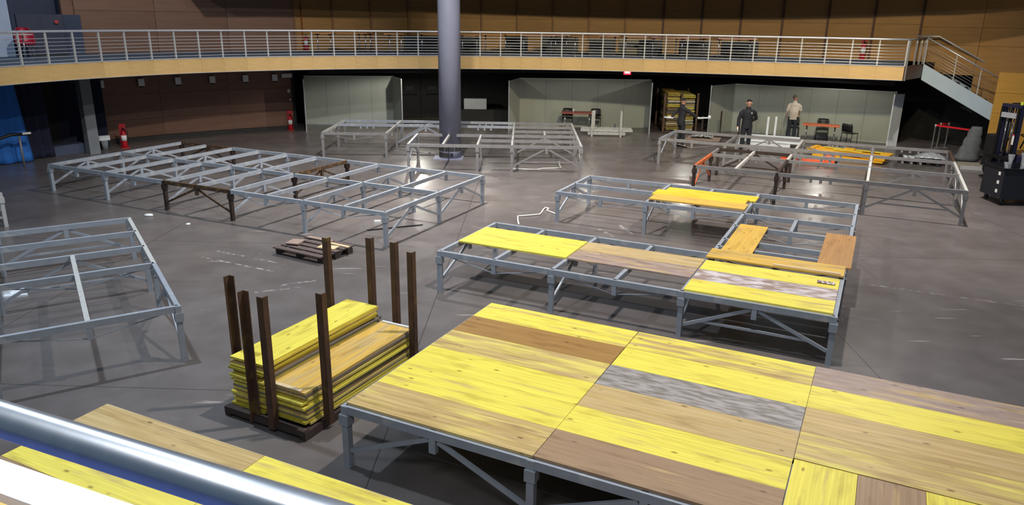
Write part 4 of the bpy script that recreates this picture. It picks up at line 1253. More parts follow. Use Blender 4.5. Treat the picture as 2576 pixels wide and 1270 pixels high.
# ================================================================== far post rack with board ends
FR = (6.0, 29.75)
post_rack('tall far post rack full of board ends behind the worker', FR, PI / 2 - .05, [(-.09, -.03, 1, 1), (-.12, .62, 1, 1), (-.09, 1.25, 1, 1), (2.12, -.03, 1, 1), (2.12, 1.25, 1, 1)], 2.0, .05, 1.15, 1.6, 'rack_rust', 'rack_base')
for ck in range(2):
    z = .14; n = 24 if ck == 0 else 23
    for k in range(n):
        o = link('deck_board', board_mesh(2.0, .5))
        gap = .034
        o.location = (FR[0] + .57 + ck * .57 + random.uniform(-.02, .02), FR[1] + .04 + random.uniform(-.06, .06), z); o.rotation_euler = (0, 0, PI / 2 - .05)
        o.color = random.choice([(*YEL, .2), (*LEM, .4), (*TAN, .3), (*GRY, .1), (*rgb(235, 232, 210), .1), (*BRN, .3)]); o['smear'] = 0.0
        top = k == n - 1
        if top: o.color = (*((ORG if ck == 0 else LEM)), .1)
        tag(o, ('orange yellow board topping the left pile of the far rack' if ck == 0 else 'yellow board topping the right pile of the far rack') if top else '%s board end, %s from the bottom in the %s pile of the far rack' % (colour_word(o), NTH[k], ('left', 'right')[ck]), 'board', 'boards piled in the far post rack')
        z += BT + gap

# ================================================================== steel trolleys and goods at the back
def steel_stack(label, loc, rz, L_, layers, posts, m):
    t = thing('steel_trolley', label, 'trolley', loc, rz)
    for x in (-L_ * .32, L_ * .32): MB().box(x - .04, x + .04, -.35, .35, .02, .1).build('runner', m, t)
    MB().box(-L_ * .36, L_ * .36, -.40, -.34, .06, .16).build('base_bar', m, t); MB().box(-L_ * .36, L_ * .36, .34, .40, .06, .16).build('base_bar', m, t)
    for k in range(layers):
        for j in range(3):
            y = -.3 + j * .28
            MB().box(-L_ / 2 + .02 * j, L_ / 2 - .03 * k, y - .04, y + .04, .18 + k * .1, .26 + k * .1).build('steel_bar', m, t)
    for (x, y, h) in posts: MB().box(x - .035, x + .035, y - .035, y + .035, 0.0, h).build('post', m, t)
    return t
steel_stack('white steel bars on a low trolley with upright posts before the right booth', (3.6, 29.1, 0), -.05, 2.0, 1, [(-.57, -.45, .98), (.53, -.45, .96), (-.45, .45, .9), (.6, .45, .9)], 'steel_pale')
steel_stack('pale steel members piled beside the worker in black', (9.25, 26.9, 0), -.42, 2.1, 2, [(-.15, .45, 1.0), (.12, .45, 1.02), (-1.0, -.45, .4)], 'white_paint')
dk = thing('steel_trolley', 'dark post trolley standing empty before the left side of the workers booth', 'trolley', (8.0, 28.6, 0), -.3)
for (x, y, h) in ((-.75, -.3, .85), (-.1, .3, 1.0), (.75, .3, .95), (.6, -.3, .9)): MB().box(x - .03, x + .03, y - .03, y + .03, 0, h).build('post', 'rust_dark', dk)
MB().box(-.8, .8, -.34, -.26, .05, .12).build('base_bar', 'rust_dark', dk); MB().box(-.8, .8, .26, .34, .05, .12).build('base_bar', 'rust_dark', dk)
fp = thing('wooden_pallet', 'brown pallet lying on the floor between the worker and the booth', 'pallet', (7.05, 27.6, 0), -.35)
for k in range(5): MB().box(-.6, .6, -.4 + k * .2 - .07, -.4 + k * .2 + .07, .122, .144).build('top_plank', 'raw_wood_pink', fp)
for y in (-.33, 0, .33):
    MB().box(-.6, .6, y - .06, y + .06, 0, .022).build('bottom_plank', 'pallet_wood', fp)
    for x in (-.53, 0, .53): MB().box(x - .07, x + .07, y - .06, y + .06, .022, .122).build('block', 'pallet_block', fp)
ge = thing('folded_sheet', 'crumpled grey sheet lying on the brown pallet', 'sheet', (7.0, 27.75, .145), -.3)
mb = MB(); vs = []; fs = []
for j in range(7):
    for i in range(11): vs.append((-.4 + i * .08, -.2 + j * .07, .03 + .12 * abs(math.sin(i * 1.3 + j)) * (1 - abs(i - 5) / 6)))
for j in range(6):
    for i in range(10): a = j * 11 + i; fs.append((a, a + 1, a + 12, a + 11))
o = mb.add(vs, fs).build('sheet', 'film', ge, True); sd = o.modifiers.new('thickness', 'SOLIDIFY'); sd.thickness = .01

# yellow folded lift tables
def yellow_ramp():
    t = thing('loading_ramp', 'stack of yellow painted steel beams with lime straps behind the right frame', 'steel beams', (11.15, 24.45, 0), -.69)
    for z0, x0, x1 in ((.05, -1.1, 1.1), (.17, -1.25, 1.15)):
        for y in (-.35, .0, .35):
            MB().box(x0, x1, y - .09, y + .09, z0, z0 + .08).build('beam', 'yellow_paint', t)
        MB().box(x0 - .05, x0 + .12, -.46, .46, z0 + .08, z0 + .11).build('end_plate', 'yellow_paint', t); MB().box(x1 - .25, x1 + .05, -.46, .46, z0 + .08, z0 + .11).build('end_plate', 'yellow_paint', t)
    for x0, x1, y in ((-.9, -.1, .1), (.1, .95, .2), (-.5, .4, -.2)):
        MB().box(x0, x1, y - .05, y + .05, .285, .31).build('strap', 'strap_lime', t)
    MB().box(-.2, .1, -.1, .12, .285, .35).build('hook', 'yellow_paint', t)
    return t
yellow_ramp()
pt = thing('pallet_truck', 'orange hand pallet truck on the floor behind the right frame', 'pallet truck', (9.35, 23.6, 0), -.35)
for y in (-.2, .2): 
    MB().box(-.75, .55, y - .08, y + .08, .1, .16).build('fork', 'orange_paint', pt)
    MB().tube([(-.6, y, .045), (-.6, y + .001, .046), (-.6, y + .06, .045)], .045, 10).build('fork_roller', 'rubber', pt)
MB().box(.55, .85, -.28, .28, .09, .32).build('pump_body', 'orange_paint', pt, bevel=.02)
MB().tube([(.9, -.12, .1), (.9, .12, .1)], .1, 14).build('steer_wheel', 'rubber', pt)
MB().tube([(.85, 0, .3), (-.1, -.15, .56)], .02, 8).build('tow_bar', 'steel_dull', pt, True)
MB().tube([(-.12, -.3, .56), (-.12, .0, .57)], .02, 8).build('handle', 'steel_dull', pt, True)
bp_ = thing('plastic_pallet', 'black plastic pallet heaped with clear film and white parts', 'pallet', (13.15, 23.9, 0), -.5)
for k in range(7): MB().box(-.62, .62, -.42 + k * .14 - .05, -.42 + k * .14 + .05, .12, .15).build('top_slat', 'black_plastic', bp_)
for x in (-.52, -.26, 0, .26, .52):
    for y in (-.38, 0, .38): MB().box(x - .055, x + .055, y - .07, y + .07, 0, .12).build('foot_block', 'black_plastic', bp_)
for i in range(5):
    pc = MB().box(-.2, .2, -.05, .05, 0, .05).build('white_profile', 'white_plastic'); pc.location = (12.75 + .14 * i, 24.05 - .08 * i, .152 + .0); pc.rotation_euler = (0, 0, 1.2 + .15 * i); tag(pc, 'white plastic profile on the black pallet, %s from the left' % NTH[i], 'profile', 'white profiles on the black pallet')
fm = MB(); vs = []; fs = []
for j in range(9):
    for i in range(13): 
        e = max(0, 1 - ((i - 6) / 6.2) ** 2) * max(0, 1 - ((j - 4) / 4.2) ** 2)
        vs.append((-.45 + i * .075, -.3 + j * .075, .02 + .2 * e * (.6 + .4 * math.sin(i * 2.1 + j * 1.7))))
for j in range(8):
    for i in range(12): a = j * 13 + i; fs.append((a, a + 1, a + 14, a + 13))
o = fm.add(vs, fs).build('plastic_film', 'film', None, True); o.location = (13.4, 23.75, .2); o.rotation_euler = (0, 0, -.5); tag(o, 'crumpled clear plastic film heaped on the black pallet', 'film')
sd = o.modifiers.new('thickness', 'SOLIDIFY'); sd.thickness = .008
for k, (x0, y0, x1, y1, w) in enumerate([(13.95, 23.0, 14.85, 22.72, .14), (14.0, 23.35, 14.85, 23.08, .18), (14.25, 23.68, 14.85, 23.5, .12)]):
    o = MB().beam((x0, y0, .05), (x1, y1, .05), w, .1).build('timber_plank', 'timber_grey' if k else 'steel_pale'); tag(o, ('pale front', 'middle', 'rear')[k] + ' long plank on the floor before the golden wall box', 'plank', 'planks before the golden wall')
# barrier posts with red belt
BP = [(15.05, 26.7), (15.45, 27.1), (15.8, 27.2), (15.65, 25.55)]
for i, (x, y) in enumerate(BP):
    t = thing('barrier_post', 'slim steel barrier post with red belt, ' + ('leftmost', 'second from the left', 'third from the left', 'beside the golden wall')[i], 'barrier post', (x, y, 0), 0, 'belt barrier posts')
    MB().lathe([(.15, 0), (.15, .012), (.03, .03)], 16).build('foot', 'steel_dull', t); MB().lathe([(.028, .02), (.028, .8), (.034, .8), (.034, .9)], 12).build('tube', 'steel_pale', t, True)
for i, (a, b) in enumerate([((15.05, 26.7), (15.65, 25.55)), ((15.05, 26.7), (15.45, 27.1)), ((15.45, 27.1), (15.8, 27.2))]):
    o = MB().beam((*a, .86), (*b, .86), .004, .06).build('barrier_belt', 'red_belt'); tag(o, ('long', 'short', 'rear')[i] + ' red belt stretched between barrier posts', 'belt')
cv = thing('covered_roll', 'grey fabric cover draped over a tall rolled object beside the golden wall', 'cover', (15.0, 24.5, 0), -.3)
mb = MB(); prof = []
n = 18; vs = []; fs = []
for j in range(12):
    z = j / 11 * 1.1; v = j / 11
    rx = .36 - .2 * v + .02 * math.sin(j * 2.2); ry = .28 - .13 * v; ox = .16 * v
    for i in range(n):
        a = 2 * PI * i / n; w = 1 + .06 * math.sin(5 * a + j * .6)
        vs.append((ox + rx * w * math.cos(a), ry * w * math.sin(a), z + .02))
for j in range(11):
    for i in range(n): i2 = (i + 1) % n; fs.append((j * n + i, j * n + i2, (j + 1) * n + i2, (j + 1) * n + i))
fs.append(tuple(range(n - 1, -1, -1))); fs.append(tuple(11 * n + i for i in range(n)))
mb.add(vs, fs).build('cover', 'grey_cover', cv, True); MB().box(-.3, .3, -.2, .2, 0, .03).build('base', 'black_plastic', cv)

# ================================================================== forklift and cart at the right edge
fk = thing('forklift', 'navy and black forklift truck cut by the right picture edge', 'forklift', (14.3, 21.5, 0), PI + .25)
# local: x forward towards the camera side, y left
for y in (-.27, .27):
    MB().box(.0, .11, y - .05, y + .05, .05, 2.12).build('mast_upright', 'navy_paint', fk)
    MB().box(.11, .17, y - .035, y + .035, .08, 2.08).build('inner_upright', 'black_metal', fk)
MB().box(.0, .14, -.32, .32, 2.06, 2.16).build('mast_head', 'navy_paint', fk)
for y in (-.11, .0, .11): MB().tube([(.08, y, .2), (.08, y, 2.05)], .022 if y else .035, 8).build('lift_chain', 'chrome' if y else 'black_metal', fk, True)
MB().box(.172, .176, .25, .31, 1.05, 1.3).build('warning_label', 'paper', fk); MB().box(.172, .177, .25, .31, 1.3, 1.34).build('warning_stripe', 'label_pink', fk)
MB().box(.14, .2, -.24, .24, 1.78, 1.92).build('mast_plate', 'alu', fk)
for z in (.25, .6): MB().box(.18, .23, -.45, .45, z, z + .1).build('carriage_bar', 'black_metal', fk)
for y in (-.25, .25):
    f_ = MB(); f_.box(.23, .27, y - .05, y + .05, .05, .6); f_.box(.23, .5, y - .05, y + .05, .04, .08); f_.build('fork', 'black_metal', fk)
MB().box(-1.7, -.12, -.5, .5, .22, .75).build('chassis', 'navy_paint', fk, bevel=.05)
MB().box(-2.1, -1.5, -.5, .5, .25, 1.15).build('counterweight', 'black_metal', fk, bevel=.08)
MB().box(-1.35, -.95, -.25, .25, .75, 1.3).build('seat', 'black_plastic', fk, bevel=.05)
for x, y in ((-.25, -.47), (-.25, .47), (-1.75, -.45), (-1.75, .45)):
    p2 = (-.2 if x > -1 else -1.75)
    MB().beam((x, y, .75), (p2 - (.25 if x > -1 else -.1), y, 2.1), .06, .06).build('guard_post', 'black_metal', fk)
MB().box(-1.75, -.4, -.5, .5, 2.08, 2.14).build('overhead_guard', 'black_metal', fk)
for x, y, r in ((-.15, -.5, .26), (-.15, .5, .26), (-1.55, -.48, .22), (-1.55, .48, .22)):
    MB().tube([(x, y - .1, r), (x, y + .1, r)], r, 18).build('wheel', 'rubber', fk)
MB().tube([(-.35, .1, .9), (-.5, .1, 1.25)], .02, 8).build('steering_column', 'black_metal', fk)
MB().tube([(-.5 + .17 * math.cos(a * PI / 6) * .5, .1 + .17 * math.sin(a * PI / 6), 1.25 + .17 * math.cos(a * PI / 6) * .3) for a in range(13)], .015, 6).build('steering_wheel', 'rubber', fk, True)
MB().lathe([(.04, 0), (.04, .08)], 10, (.02, .2, 2.16)).build('beacon', 'hivis', fk)
MB().tube([(-.12, -.1, 1.6), (-.2, -.15, 1.2), (-.05, -.2, .9)], .018, 8).build('hydraulic_hose', 'rubber', fk, True)
bk = MB().box(-.2, .2, -.2, .2, 0, 1.05).build('battery_crate', 'black_plastic', bevel=.03); bk.location = (15.12, 23.35, 0); bk.rotation_euler = (0, 0, .3); tag(bk, 'black upright case with worn yellow strip left of the forklift mast', 'case')
by = MB().box(-.21, .05, -.212, -.2, .5, .56).build('yellow_strip', 'yellow_paint', bk)

ca = thing('trolley_bin', 'large black bin trolley full of glass tubes at the right edge', 'cart', (12.98, 18.5, 0), -.05)
MB().box(-.85, .85, -.45, .45, .17, .2).build('bin_floor', 'dark_bin', ca)
for nm, bx_ in (('side_panel', (-.85, -.82, -.45, .45, .2, .92)), ('side_panel', (.82, .85, -.45, .45, .2, .92)), ('front_panel', (-.82, .82, -.45, -.42, .2, .92)), ('back_panel', (-.82, .82, .42, .45, .2, .92))):
    MB().box(*bx_).build(nm, 'dark_bin', ca)
rim = MB(); rim.box(-.87, .87, -.47, -.44, .9, .94); rim.box(-.87, .87, .44, .47, .9, .94); rim.box(-.87, -.84, -.47, .47, .9, .94); rim.box(.84, .87, -.47, .47, .9, .94); rim.build('rim', 'black_metal', ca)
for x in (-.72, .72):
    for y in (-.34, .34):
        MB().tube([(x - .02, y, .075), (x + .02, y, .075)], .075, 14).build('castor', 'rubber', ca)
        MB().box(x - .03, x + .03, y - .02, y + .02, .1, .17).build('castor_fork', 'steel_dull', ca)
for k in range(3): MB().box(-.862, -.85, -.3 + .0 * k, -.22, .3 + .22 * k, .38 + .22 * k).build('worn_sticker', 'paper', ca)
GT2 = [(-.66, -.1, .05, .62), (-.45, .1, .06, .78), (-.3, -.18, .05, .7), (-.1, .12, .07, .82), (.12, -.12, .05, .74), (.3, .1, .06, .7), (.5, -.1, .06, .8), (.66, .14, .05, .66)]
for i, (x, y, r, h) in enumerate(GT2):
    o = MB().lathe([(r * 1.15, 0), (r * 1.15, .015), (r * .7, .04), (r * .8, h * .8), (r * 1.3, h), (r * 1.22, h), (r * .7, h * .8), (r * .6, .06)], 14).build('glass_vase', 'glass', None, True)
    o.location = (12.98 + x, 18.5 + y, .42); tag(o, 'tall clear glass vase in the black bin trolley, %s from the left' % NTH[i], 'vase', 'glass vases in the bin trolley')
inner_load = MB().box(-.8, .8, -.4, .4, 0, .2).build('packed_sheets', 'slab_soffit'); inner_load.location = (12.98, 18.5, .21); tag(inner_load, 'dark packed load at the bottom of the bin trolley', 'load')

# ================================================================== downlights under the balcony
for i, (x, y, pw, od) in enumerate([(-3.7, 28.6, 185, 'between the left booth and the column'), (-1.1, 28.9, 22, 'just right of the round column'), (2.9, 28.7, 26, 'before the booth with the red table'), (6.6, 28.3, 62, 'above the far board rack'), (11.2, 26.9, 60, 'above the orange table')]):
    t = thing('downlight', 'small round lamp under the balcony soffit ' + od, 'lamp', (x, y, 2.47), 0, 'downlights under the balcony')
    MB().lathe([(.07, .075), (.08, .04), (.08, .0), (.065, .0), (.05, .05)], 16).build('housing', 'black_metal', t, True)
    lamp = spot_lamp('downlight_bulb', (x, y, 2.455), (x, y, 0), pw, (1.0, .97, .86), 168, .2, .03)
# ================================================================== litter and cables
def cable(label, pts, r=.012, m='cable_white', name='cable'):
    o = MB().tube([(x, y, r + z) for (x, y, z) in pts], r, 8).build(name, m, None, True); return tag(o, label, 'cable')
cable('white cable with a loop on the floor left of the rear frame', [(.14, 15.65, 0), (.12, 16.0, 0), (.12, 16.35, 0), (.3, 16.42, 0), (.5, 16.5, 0), (.62, 16.55, 0), (.68, 16.75, 0), (.72, 17.0, 0), (.78, 17.12, .02), (.85, 17.0, .03), (.8, 16.92, 0), (.95, 16.7, 0), (1.02, 16.55, 0)], .018)
cable('white cable lying under the frame right of the round column', [(-.05, 21.95, 0), (.3, 21.9, 0), (.7, 21.85, 0), (.9, 22.05, 0), (1.2, 22.12, 0), (1.45, 22.2, 0), (1.42, 22.4, .03), (1.4, 22.55, .12)], .016)
pc = MB().lathe([(.03, 0), (.1, .012), (.09, .04), (.04, .05)], 12).build('crumpled_paper', 'paper'); pc.location = (-8.1, 16.0, 0); pc.scale = (1, .7, 1); tag(pc, 'small white crumpled paper on the floor left of the rusty leg', 'litter')
pc = MB().lathe([(.02, 0), (.05, .01), (.03, .025)], 10).build('crumpled_paper', 'paper'); pc.location = (-6.95, 15.35, 0); tag(pc, 'tiny white scrap on the floor below the rusty rail', 'litter')
mp_ = thing('foot_plate', 'white triangular steel foot plate on the floor inside the left frame', 'plate', (-8.05, 11.05, 0), .3)
MB().prism([(-.35, -.2), (.35, -.14), (.2, .2), (-.35, .2)], 'z', 0, .03).build('plate', 'white_paint', mp_); MB().box(-.08, .08, -.06, .06, .03, .1).build('socket', 'white_paint', mp_)
wp = thing('sweet_wrapper', 'crumpled shiny snack wrapper on the bright yellow board', 'wrapper', (EO[0] + math.cos(ET) * (3 * P - .2) - math.sin(ET) * 1.22, EO[1] + math.sin(ET) * (3 * P - .2) + math.cos(ET) * 1.22, EZ + BT), ET)
mb = MB(); vs = []; fs = []
for j in range(5):
    for i in range(9): vs.append((-.12 + i * .03, -.05 + j * .025, .006 + .03 * abs(math.sin(i * 1.9 + j * 2.3)) * (1 - abs(j - 2) / 3)))
for j in range(4):
    for i in range(8): a = j * 9 + i; fs.append((a, a + 1, a + 10, a + 9))
o = mb.add(vs, fs).build('foil', 'wrapper', wp); sd = o.modifiers.new('thickness', 'SOLIDIFY'); sd.thickness = .004
dl = MB().beam((-3.05, 15.05, .01), (-1.95, 15.55, .01), .05, .02).build('dark_strap', 'black_plastic'); tag(dl, 'dark strap lying on the floor inside the large frame', 'strap')
wk = MB().box(-.07, .07, -.04, .04, 0, .05).build('white_scrap', 'paper'); wk.location = (-2.95, 15.7, 0); tag(wk, 'white scrap beside the dark strap on the floor', 'litter')

# ================================================================== near balcony edge with handrail
ne = Vector((0.9239, -0.3827)); nn = Vector((0.3827, 0.9239))   # along / outward
def near(s, w): 
    v = ne * s + nn * w
    return (v.x, v.y)
def near_slab(name, w0, w1, z0, z1, m, label, kind=True):
    a, b = -4.0, 3.5
    o = MB().prism([near(a, w0), near(b, w0), near(b, w1), near(a, w1)], 'z', z0, z1).build(name, m)
    if kind: struct(o, label)
    return o
near_slab('floor_near_balcony', -3.0, 0.93, 2.6, 3.0, 'carpet_blue', 'blue carpet of the near balcony below the camera')
near_slab('trim_4', 0.93, 1.088, 2.6, 3.0, 'box_ply', 'plywood edge of the near balcony')
near_slab('trim_5', 1.115, 1.228, 2.6, 3.0, 'white_paint', 'white painted ledge at the edge of the near balcony')
near_slab('trim_6', 1.088, 1.115, 2.6, 2.75, 'black_plastic', 'dark gap beside the white ledge')
nr = thing('near_handrail', 'shiny round stainless handrail crossing the lower left corner', 'handrail', (0, 0, ZT))
c0 = nn * 0.4975
MB().tube([(*(c0 + ne * s), ZR - ZT) for s in (-4.0, -2.0, 0, 1.5, 3.0)], .0212, 40).build('tube', 'inox_brushed', nr, True)
for s in (-3.2, -2.3, 0.9, 2.0):
    q_ = c0 + ne * s
    MB().box(q_.x - .02, q_.x + .02, q_.y - .02, q_.y + .02, 0, ZR - ZT - .04).build('post', 'steel_pale', nr)
# ================================================================== people
def skin_mesh(name, verts, edges, m, parent, sub=2, root=0):
    """verts: list of (x, y, z, r)"""
    me = bpy.data.meshes.new(name)
    me.from_pydata([v[:3] for v in verts], edges, [])
    o = bpy.data.objects.new(name, me); COL.objects.link(o)
    sk_ = o.modifiers.new('skin', 'SKIN'); sk_.use_smooth_shade = True
    lay = me.skin_vertices[0].data if me.skin_vertices else None
    if lay is None:
        bpy.context.view_layer.objects.active = o
        lay = me.skin_vertices[0].data
    for i, v in enumerate(verts):
        r = v[3] if isinstance(v[3], tuple) else (v[3], v[3])
        lay[i].radius = r
        lay[i].use_root = (i == root)
    sb = o.modifiers.new('subdivide', 'SUBSURF'); sb.levels = sub; sb.render_levels = sub
    dg = bpy.context.evaluated_depsgraph_get()
    new = bpy.data.meshes.new_from_object(o.evaluated_get(dg))
    bpy.data.objects.remove(o)
    new.name = name
    new.materials.clear(); new.materials.append(MATS[m])
    for p in new.polygons: p.use_smooth = True
    return link(name, new, parent)

def cloth_mesh(name, parts, m, parent, voxel=.013):
    """parts: list of (points, radii as (rx, ry)) lofts, fused into one surface"""
    mb = MB(); n = 14
    for pts, rad in parts:
        vs = []; fs = []; pts = [Vector(p) for p in pts]
        for i, p in enumerate(pts):
            d_ = (pts[min(i + 1, len(pts) - 1)] - pts[max(i - 1, 0)]).normalized()
            if abs(d_.z) > .75: ax = Vector((1, 0, 0))
            else: ax = d_.cross(Vector((0, 0, 1))).normalized()
            ax = (ax - d_ * ax.dot(d_)).normalized(); ay = d_.cross(ax)
            rx, ry = rad[i] if isinstance(rad[i], tuple) else (rad[i], rad[i])
            for k in range(n):
                a = 2 * PI * k / n
                vs.append(p + ax * (rx * math.cos(a)) + ay * (ry * math.sin(a)))
        for i in range(len(pts) - 1):
            for k in range(n):
                k2 = (k + 1) % n
                fs.append((i * n + k, i * n + k2, (i + 1) * n + k2, (i + 1) * n + k))
        fs.append(tuple(range(n - 1, -1, -1))); fs.append(tuple((len(pts) - 1) * n + k for k in range(n)))
        mb.add(vs, fs)
    me = mb.mesh(name)
    o = bpy.data.objects.new(name, me); COL.objects.link(o)
    rm = o.modifiers.new('fuse', 'REMESH'); rm.mode = 'VOXEL'; rm.voxel_size = voxel; rm.use_smooth_shade = True
    sm = o.modifiers.new('smooth', 'SMOOTH'); sm.factor = .5; sm.iterations = 4
    dg = bpy.context.evaluated_depsgraph_get()
    new = bpy.data.meshes.new_from_object(o.evaluated_get(dg))
    bpy.data.objects.remove(o)
    new.name = name; new.materials.clear(); new.materials.append(MATS[m])
    for p in new.polygons: p.use_smooth = True
    return link(name, new, parent)

class Sk:
    def __init__(s): s.v = []; s.e = []; s.n = {}
    def add(s, name, pos, r, to=None):
        s.n[name] = len(s.v); s.v.append((*pos, r))
        if to is not None: s.e.append((s.n[to], s.n[name]))
        return name

def hand(sk, side, wrist, dirv, palm_n, rs, curl=.35):
    """palm and five fingers from a wrist; dirv = pointing direction, palm_n = palm normal"""
    d_ = Vector(dirv).normalized(); n_ = Vector(palm_n); n_ = (n_ - d_ * n_.dot(d_)).normalized(); a = d_.cross(n_)
    w = Vector(wrist)
    pm = w + d_ * .055
    sk.add(side + 'palm', pm, .030 * rs, side + 'wrist')
    for k, (off_, L_) in enumerate(((-.027, .068), (-.009, .078), (.009, .072), (.026, .056))):
        b0 = pm + d_ * .045 + a * off_
        sk.add('%sf%d0' % (side, k), b0, .0105 * rs, side + 'palm')
        b1 = b0 + (d_ * (1 - curl * .4) + n_ * curl).normalized() * (L_ * .5)
        sk.add('%sf%d1' % (side, k), b1, .0095 * rs, '%sf%d0' % (side, k))
        b2 = b1 + (d_ * (1 - curl) + n_ * curl * 1.6).normalized() * (L_ * .5)
        sk.add('%sf%d2' % (side, k), b2, .008 * rs, '%sf%d1' % (side, k))
    t0 = w + d_ * .035 - a * .034 + n_ * .008
    sk.add(side + 't0', t0, .0125 * rs, side + 'palm')
    t1 = t0 + (d_ * .7 - a * .5 + n_ * .5).normalized() * .032
    sk.add(side + 't1', t1, .0105 * rs, side + 't0')
    sk.add(side + 't2', t1 + (d_ * .8 + n_ * .5).normalized() * .026, .009 * rs, side + 't1')

def person(label, loc, rz, H_, pose, mats, hat=None, gloves=(), logo=False, hair=None):
    t = thing('person', label, 'person', loc, rz)
    k = H_ / 1.75
    t.scale = (k, k, k)
    P_ = dict(
        pelvis=(0, 0, .94), spine=(0, .0, 1.10), chest=(0, -.01, 1.30), neckb=(0, .01, 1.46), neck=(0, .0, 1.52),
        lsh=(.185, 0, 1.415), rsh=(-.185, 0, 1.415), lel=(.25, .02, 1.14), rel=(-.25, .02, 1.14), lwr=(.27, -.05, .90), rwr=(-.27, -.05, .90),
        lhip=(.09, 0, .90), rhip=(-.09, 0, .90), lkn=(.10, -.02, .49), rkn=(-.10, -.02, .49), lan=(.105, .03, .085), ran=(-.105, .03, .085),
        ltoe=(.13, -.14, .035), rtoe=(-.13, -.14, .035), lhd=(0, -.1, -1), rhd=(0, -.1, -1), lpn=(-1, 0, 0), rpn=(1, 0, 0), head=(0, -.01, 0), face=(0, -1, 0))
    P_.update(pose)
    # body: one continuous skin
    s = Sk()
    s.add('pelvis', P_['pelvis'], .09); s.add('spine', P_['spine'], .09, 'pelvis'); s.add('chest', P_['chest'], .10, 'spine'); s.add('neckb', P_['neckb'], .062, 'chest'); s.add('neck', P_['neck'], .052, 'neckb')
    nk = Vector(P_['neck']); f_ = Vector(P_['face']).normalized(); hd = Vector(P_['head']); sd_ = Vector((0, 0, 1)).cross(f_).normalized()
    jaw = nk + Vector((0, 0, .05)) + f_ * .03 + hd * .5; sku = nk + Vector((0, 0, .13)) + f_ * .0 + hd; crn = nk + Vector((0, 0, .19)) - f_ * .012 + hd
    s.add('jaw', jaw, (.064, .068), 'neck'); s.add('skull', sku, (.086, .098), 'jaw'); s.add('crown', crn, (.068, .078), 'skull')
    for sd in 'lr':
        s.add(sd + 'sh', Vector(P_[sd + 'sh']) + Vector((0, 0, -.04)), .042, 'chest'); s.add(sd + 'el', P_[sd + 'el'], .036, sd + 'sh'); s.add(sd + 'wrist', P_[sd + 'wr'], .029, sd + 'el')
        hand(s, sd, P_[sd + 'wr'], P_[sd + 'hd'], P_[sd + 'pn'], 1.0)
        s.add(sd + 'hip', P_[sd + 'hip'], .088, 'pelvis'); s.add(sd + 'kn', P_[sd + 'kn'], .058, sd + 'hip'); s.add(sd + 'an', P_[sd + 'an'], .04, sd + 'kn'); s.add(sd + 'toe', P_[sd + 'toe'], .032, sd + 'an')
    skin_mesh('body', s.v, s.e, 'skin', t, 2)
    # face
    fc = jaw.lerp(sku, .55)
    MB().add([tuple(fc + f_ * .088 + sd_ * x + Vector((0, 0, z))) for x, z in ((-.014, -.02), (.014, -.02), (.006, .02), (-.006, .02))] + [tuple(fc + f_ * .124 + Vector((0, 0, -.014)))], [(0, 1, 4), (1, 2, 4), (2, 3, 4), (3, 0, 4), (0, 3, 2, 1)]).build('nose', 'skin', t)
    for x in (-.033, .033):
        e0 = fc + f_ * .09 + sd_ * x + Vector((0, 0, .026))
        MB().lathe([(.004, -.008), (.011, -.004), (.011, .004), (.004, .008)], 8, tuple(e0)).build('eye', 'eye_dark', t, True)
        MB().beam(e0 + Vector((0, 0, .016)) - sd_ * .016 + f_ * .004, e0 + Vector((0, 0, .016)) + sd_ * .016 + f_ * .004, .008, .007).build('eyebrow', 'hair_dark', t)
        er = sku + sd_ * (x * 2.6) - f_ * .004 + Vector((0, 0, -.02))
        MB().lathe([(.008, -.03), (.016, -.012), (.018, .012), (.01, .03)], 8, tuple(er)).build('ear', 'skin', t, True)
    m0 = jaw + f_ * .069 + Vector((0, 0, .012)); MB().beam(m0 - sd_ * .02, m0 + sd_ * .02, .01, .009).build('mouth', 'lip', t)
    # clothes
    V = {k_: Vector(v_) for k_, v_ in P_.items()}
    Z = lambda z_: Vector((0, 0, z_))
    torso = ([V['pelvis'] + Z(-.13), V['pelvis'] + Z(-.02), V['spine'], V['chest'] + Z(-.06), V['chest'] + Z(.05), V['neckb'] + Z(-.035), V['neckb'] + Z(.0), V['neck'] + Z(.012)],
             [(.18, .125), (.178, .128), (.172, .128), (.19, .135), (.20, .132), (.155, .105), (.09, .082), (.072, .074)])
    arms = []
    for sd in 'lr':
        sh, el, wr = V[sd + 'sh'], V[sd + 'el'], V[sd + 'wr']
        arms.append(([sh * .5 + V['chest'] * .5 + Z(.01), sh + Z(-.03), sh.lerp(el, .28), sh.lerp(el, .6), el, el.lerp(wr, .5), el.lerp(wr, .97)], [.06, .058, .068, .064, .06, .052, .043]))
    cloth_mesh('jacket' if mats[0] != 'jumper_white' else 'jumper', [torso] + arms, mats[0], t)
    legs = [([V['pelvis'] + Z(.04), V['pelvis'] + Z(-.08)], [(.155, .11), (.16, .118)])]
    for sd in 'lr':
        hp, kn, an = V[sd + 'hip'], V[sd + 'kn'], V[sd + 'an']
        legs.append(([hp + Z(.03), hp.lerp(kn, .3), kn, kn.lerp(an, .5), an + Z(-.03)], [.098, .092, .072, .066, .06]))
    cloth_mesh('trousers', legs, mats[1], t)
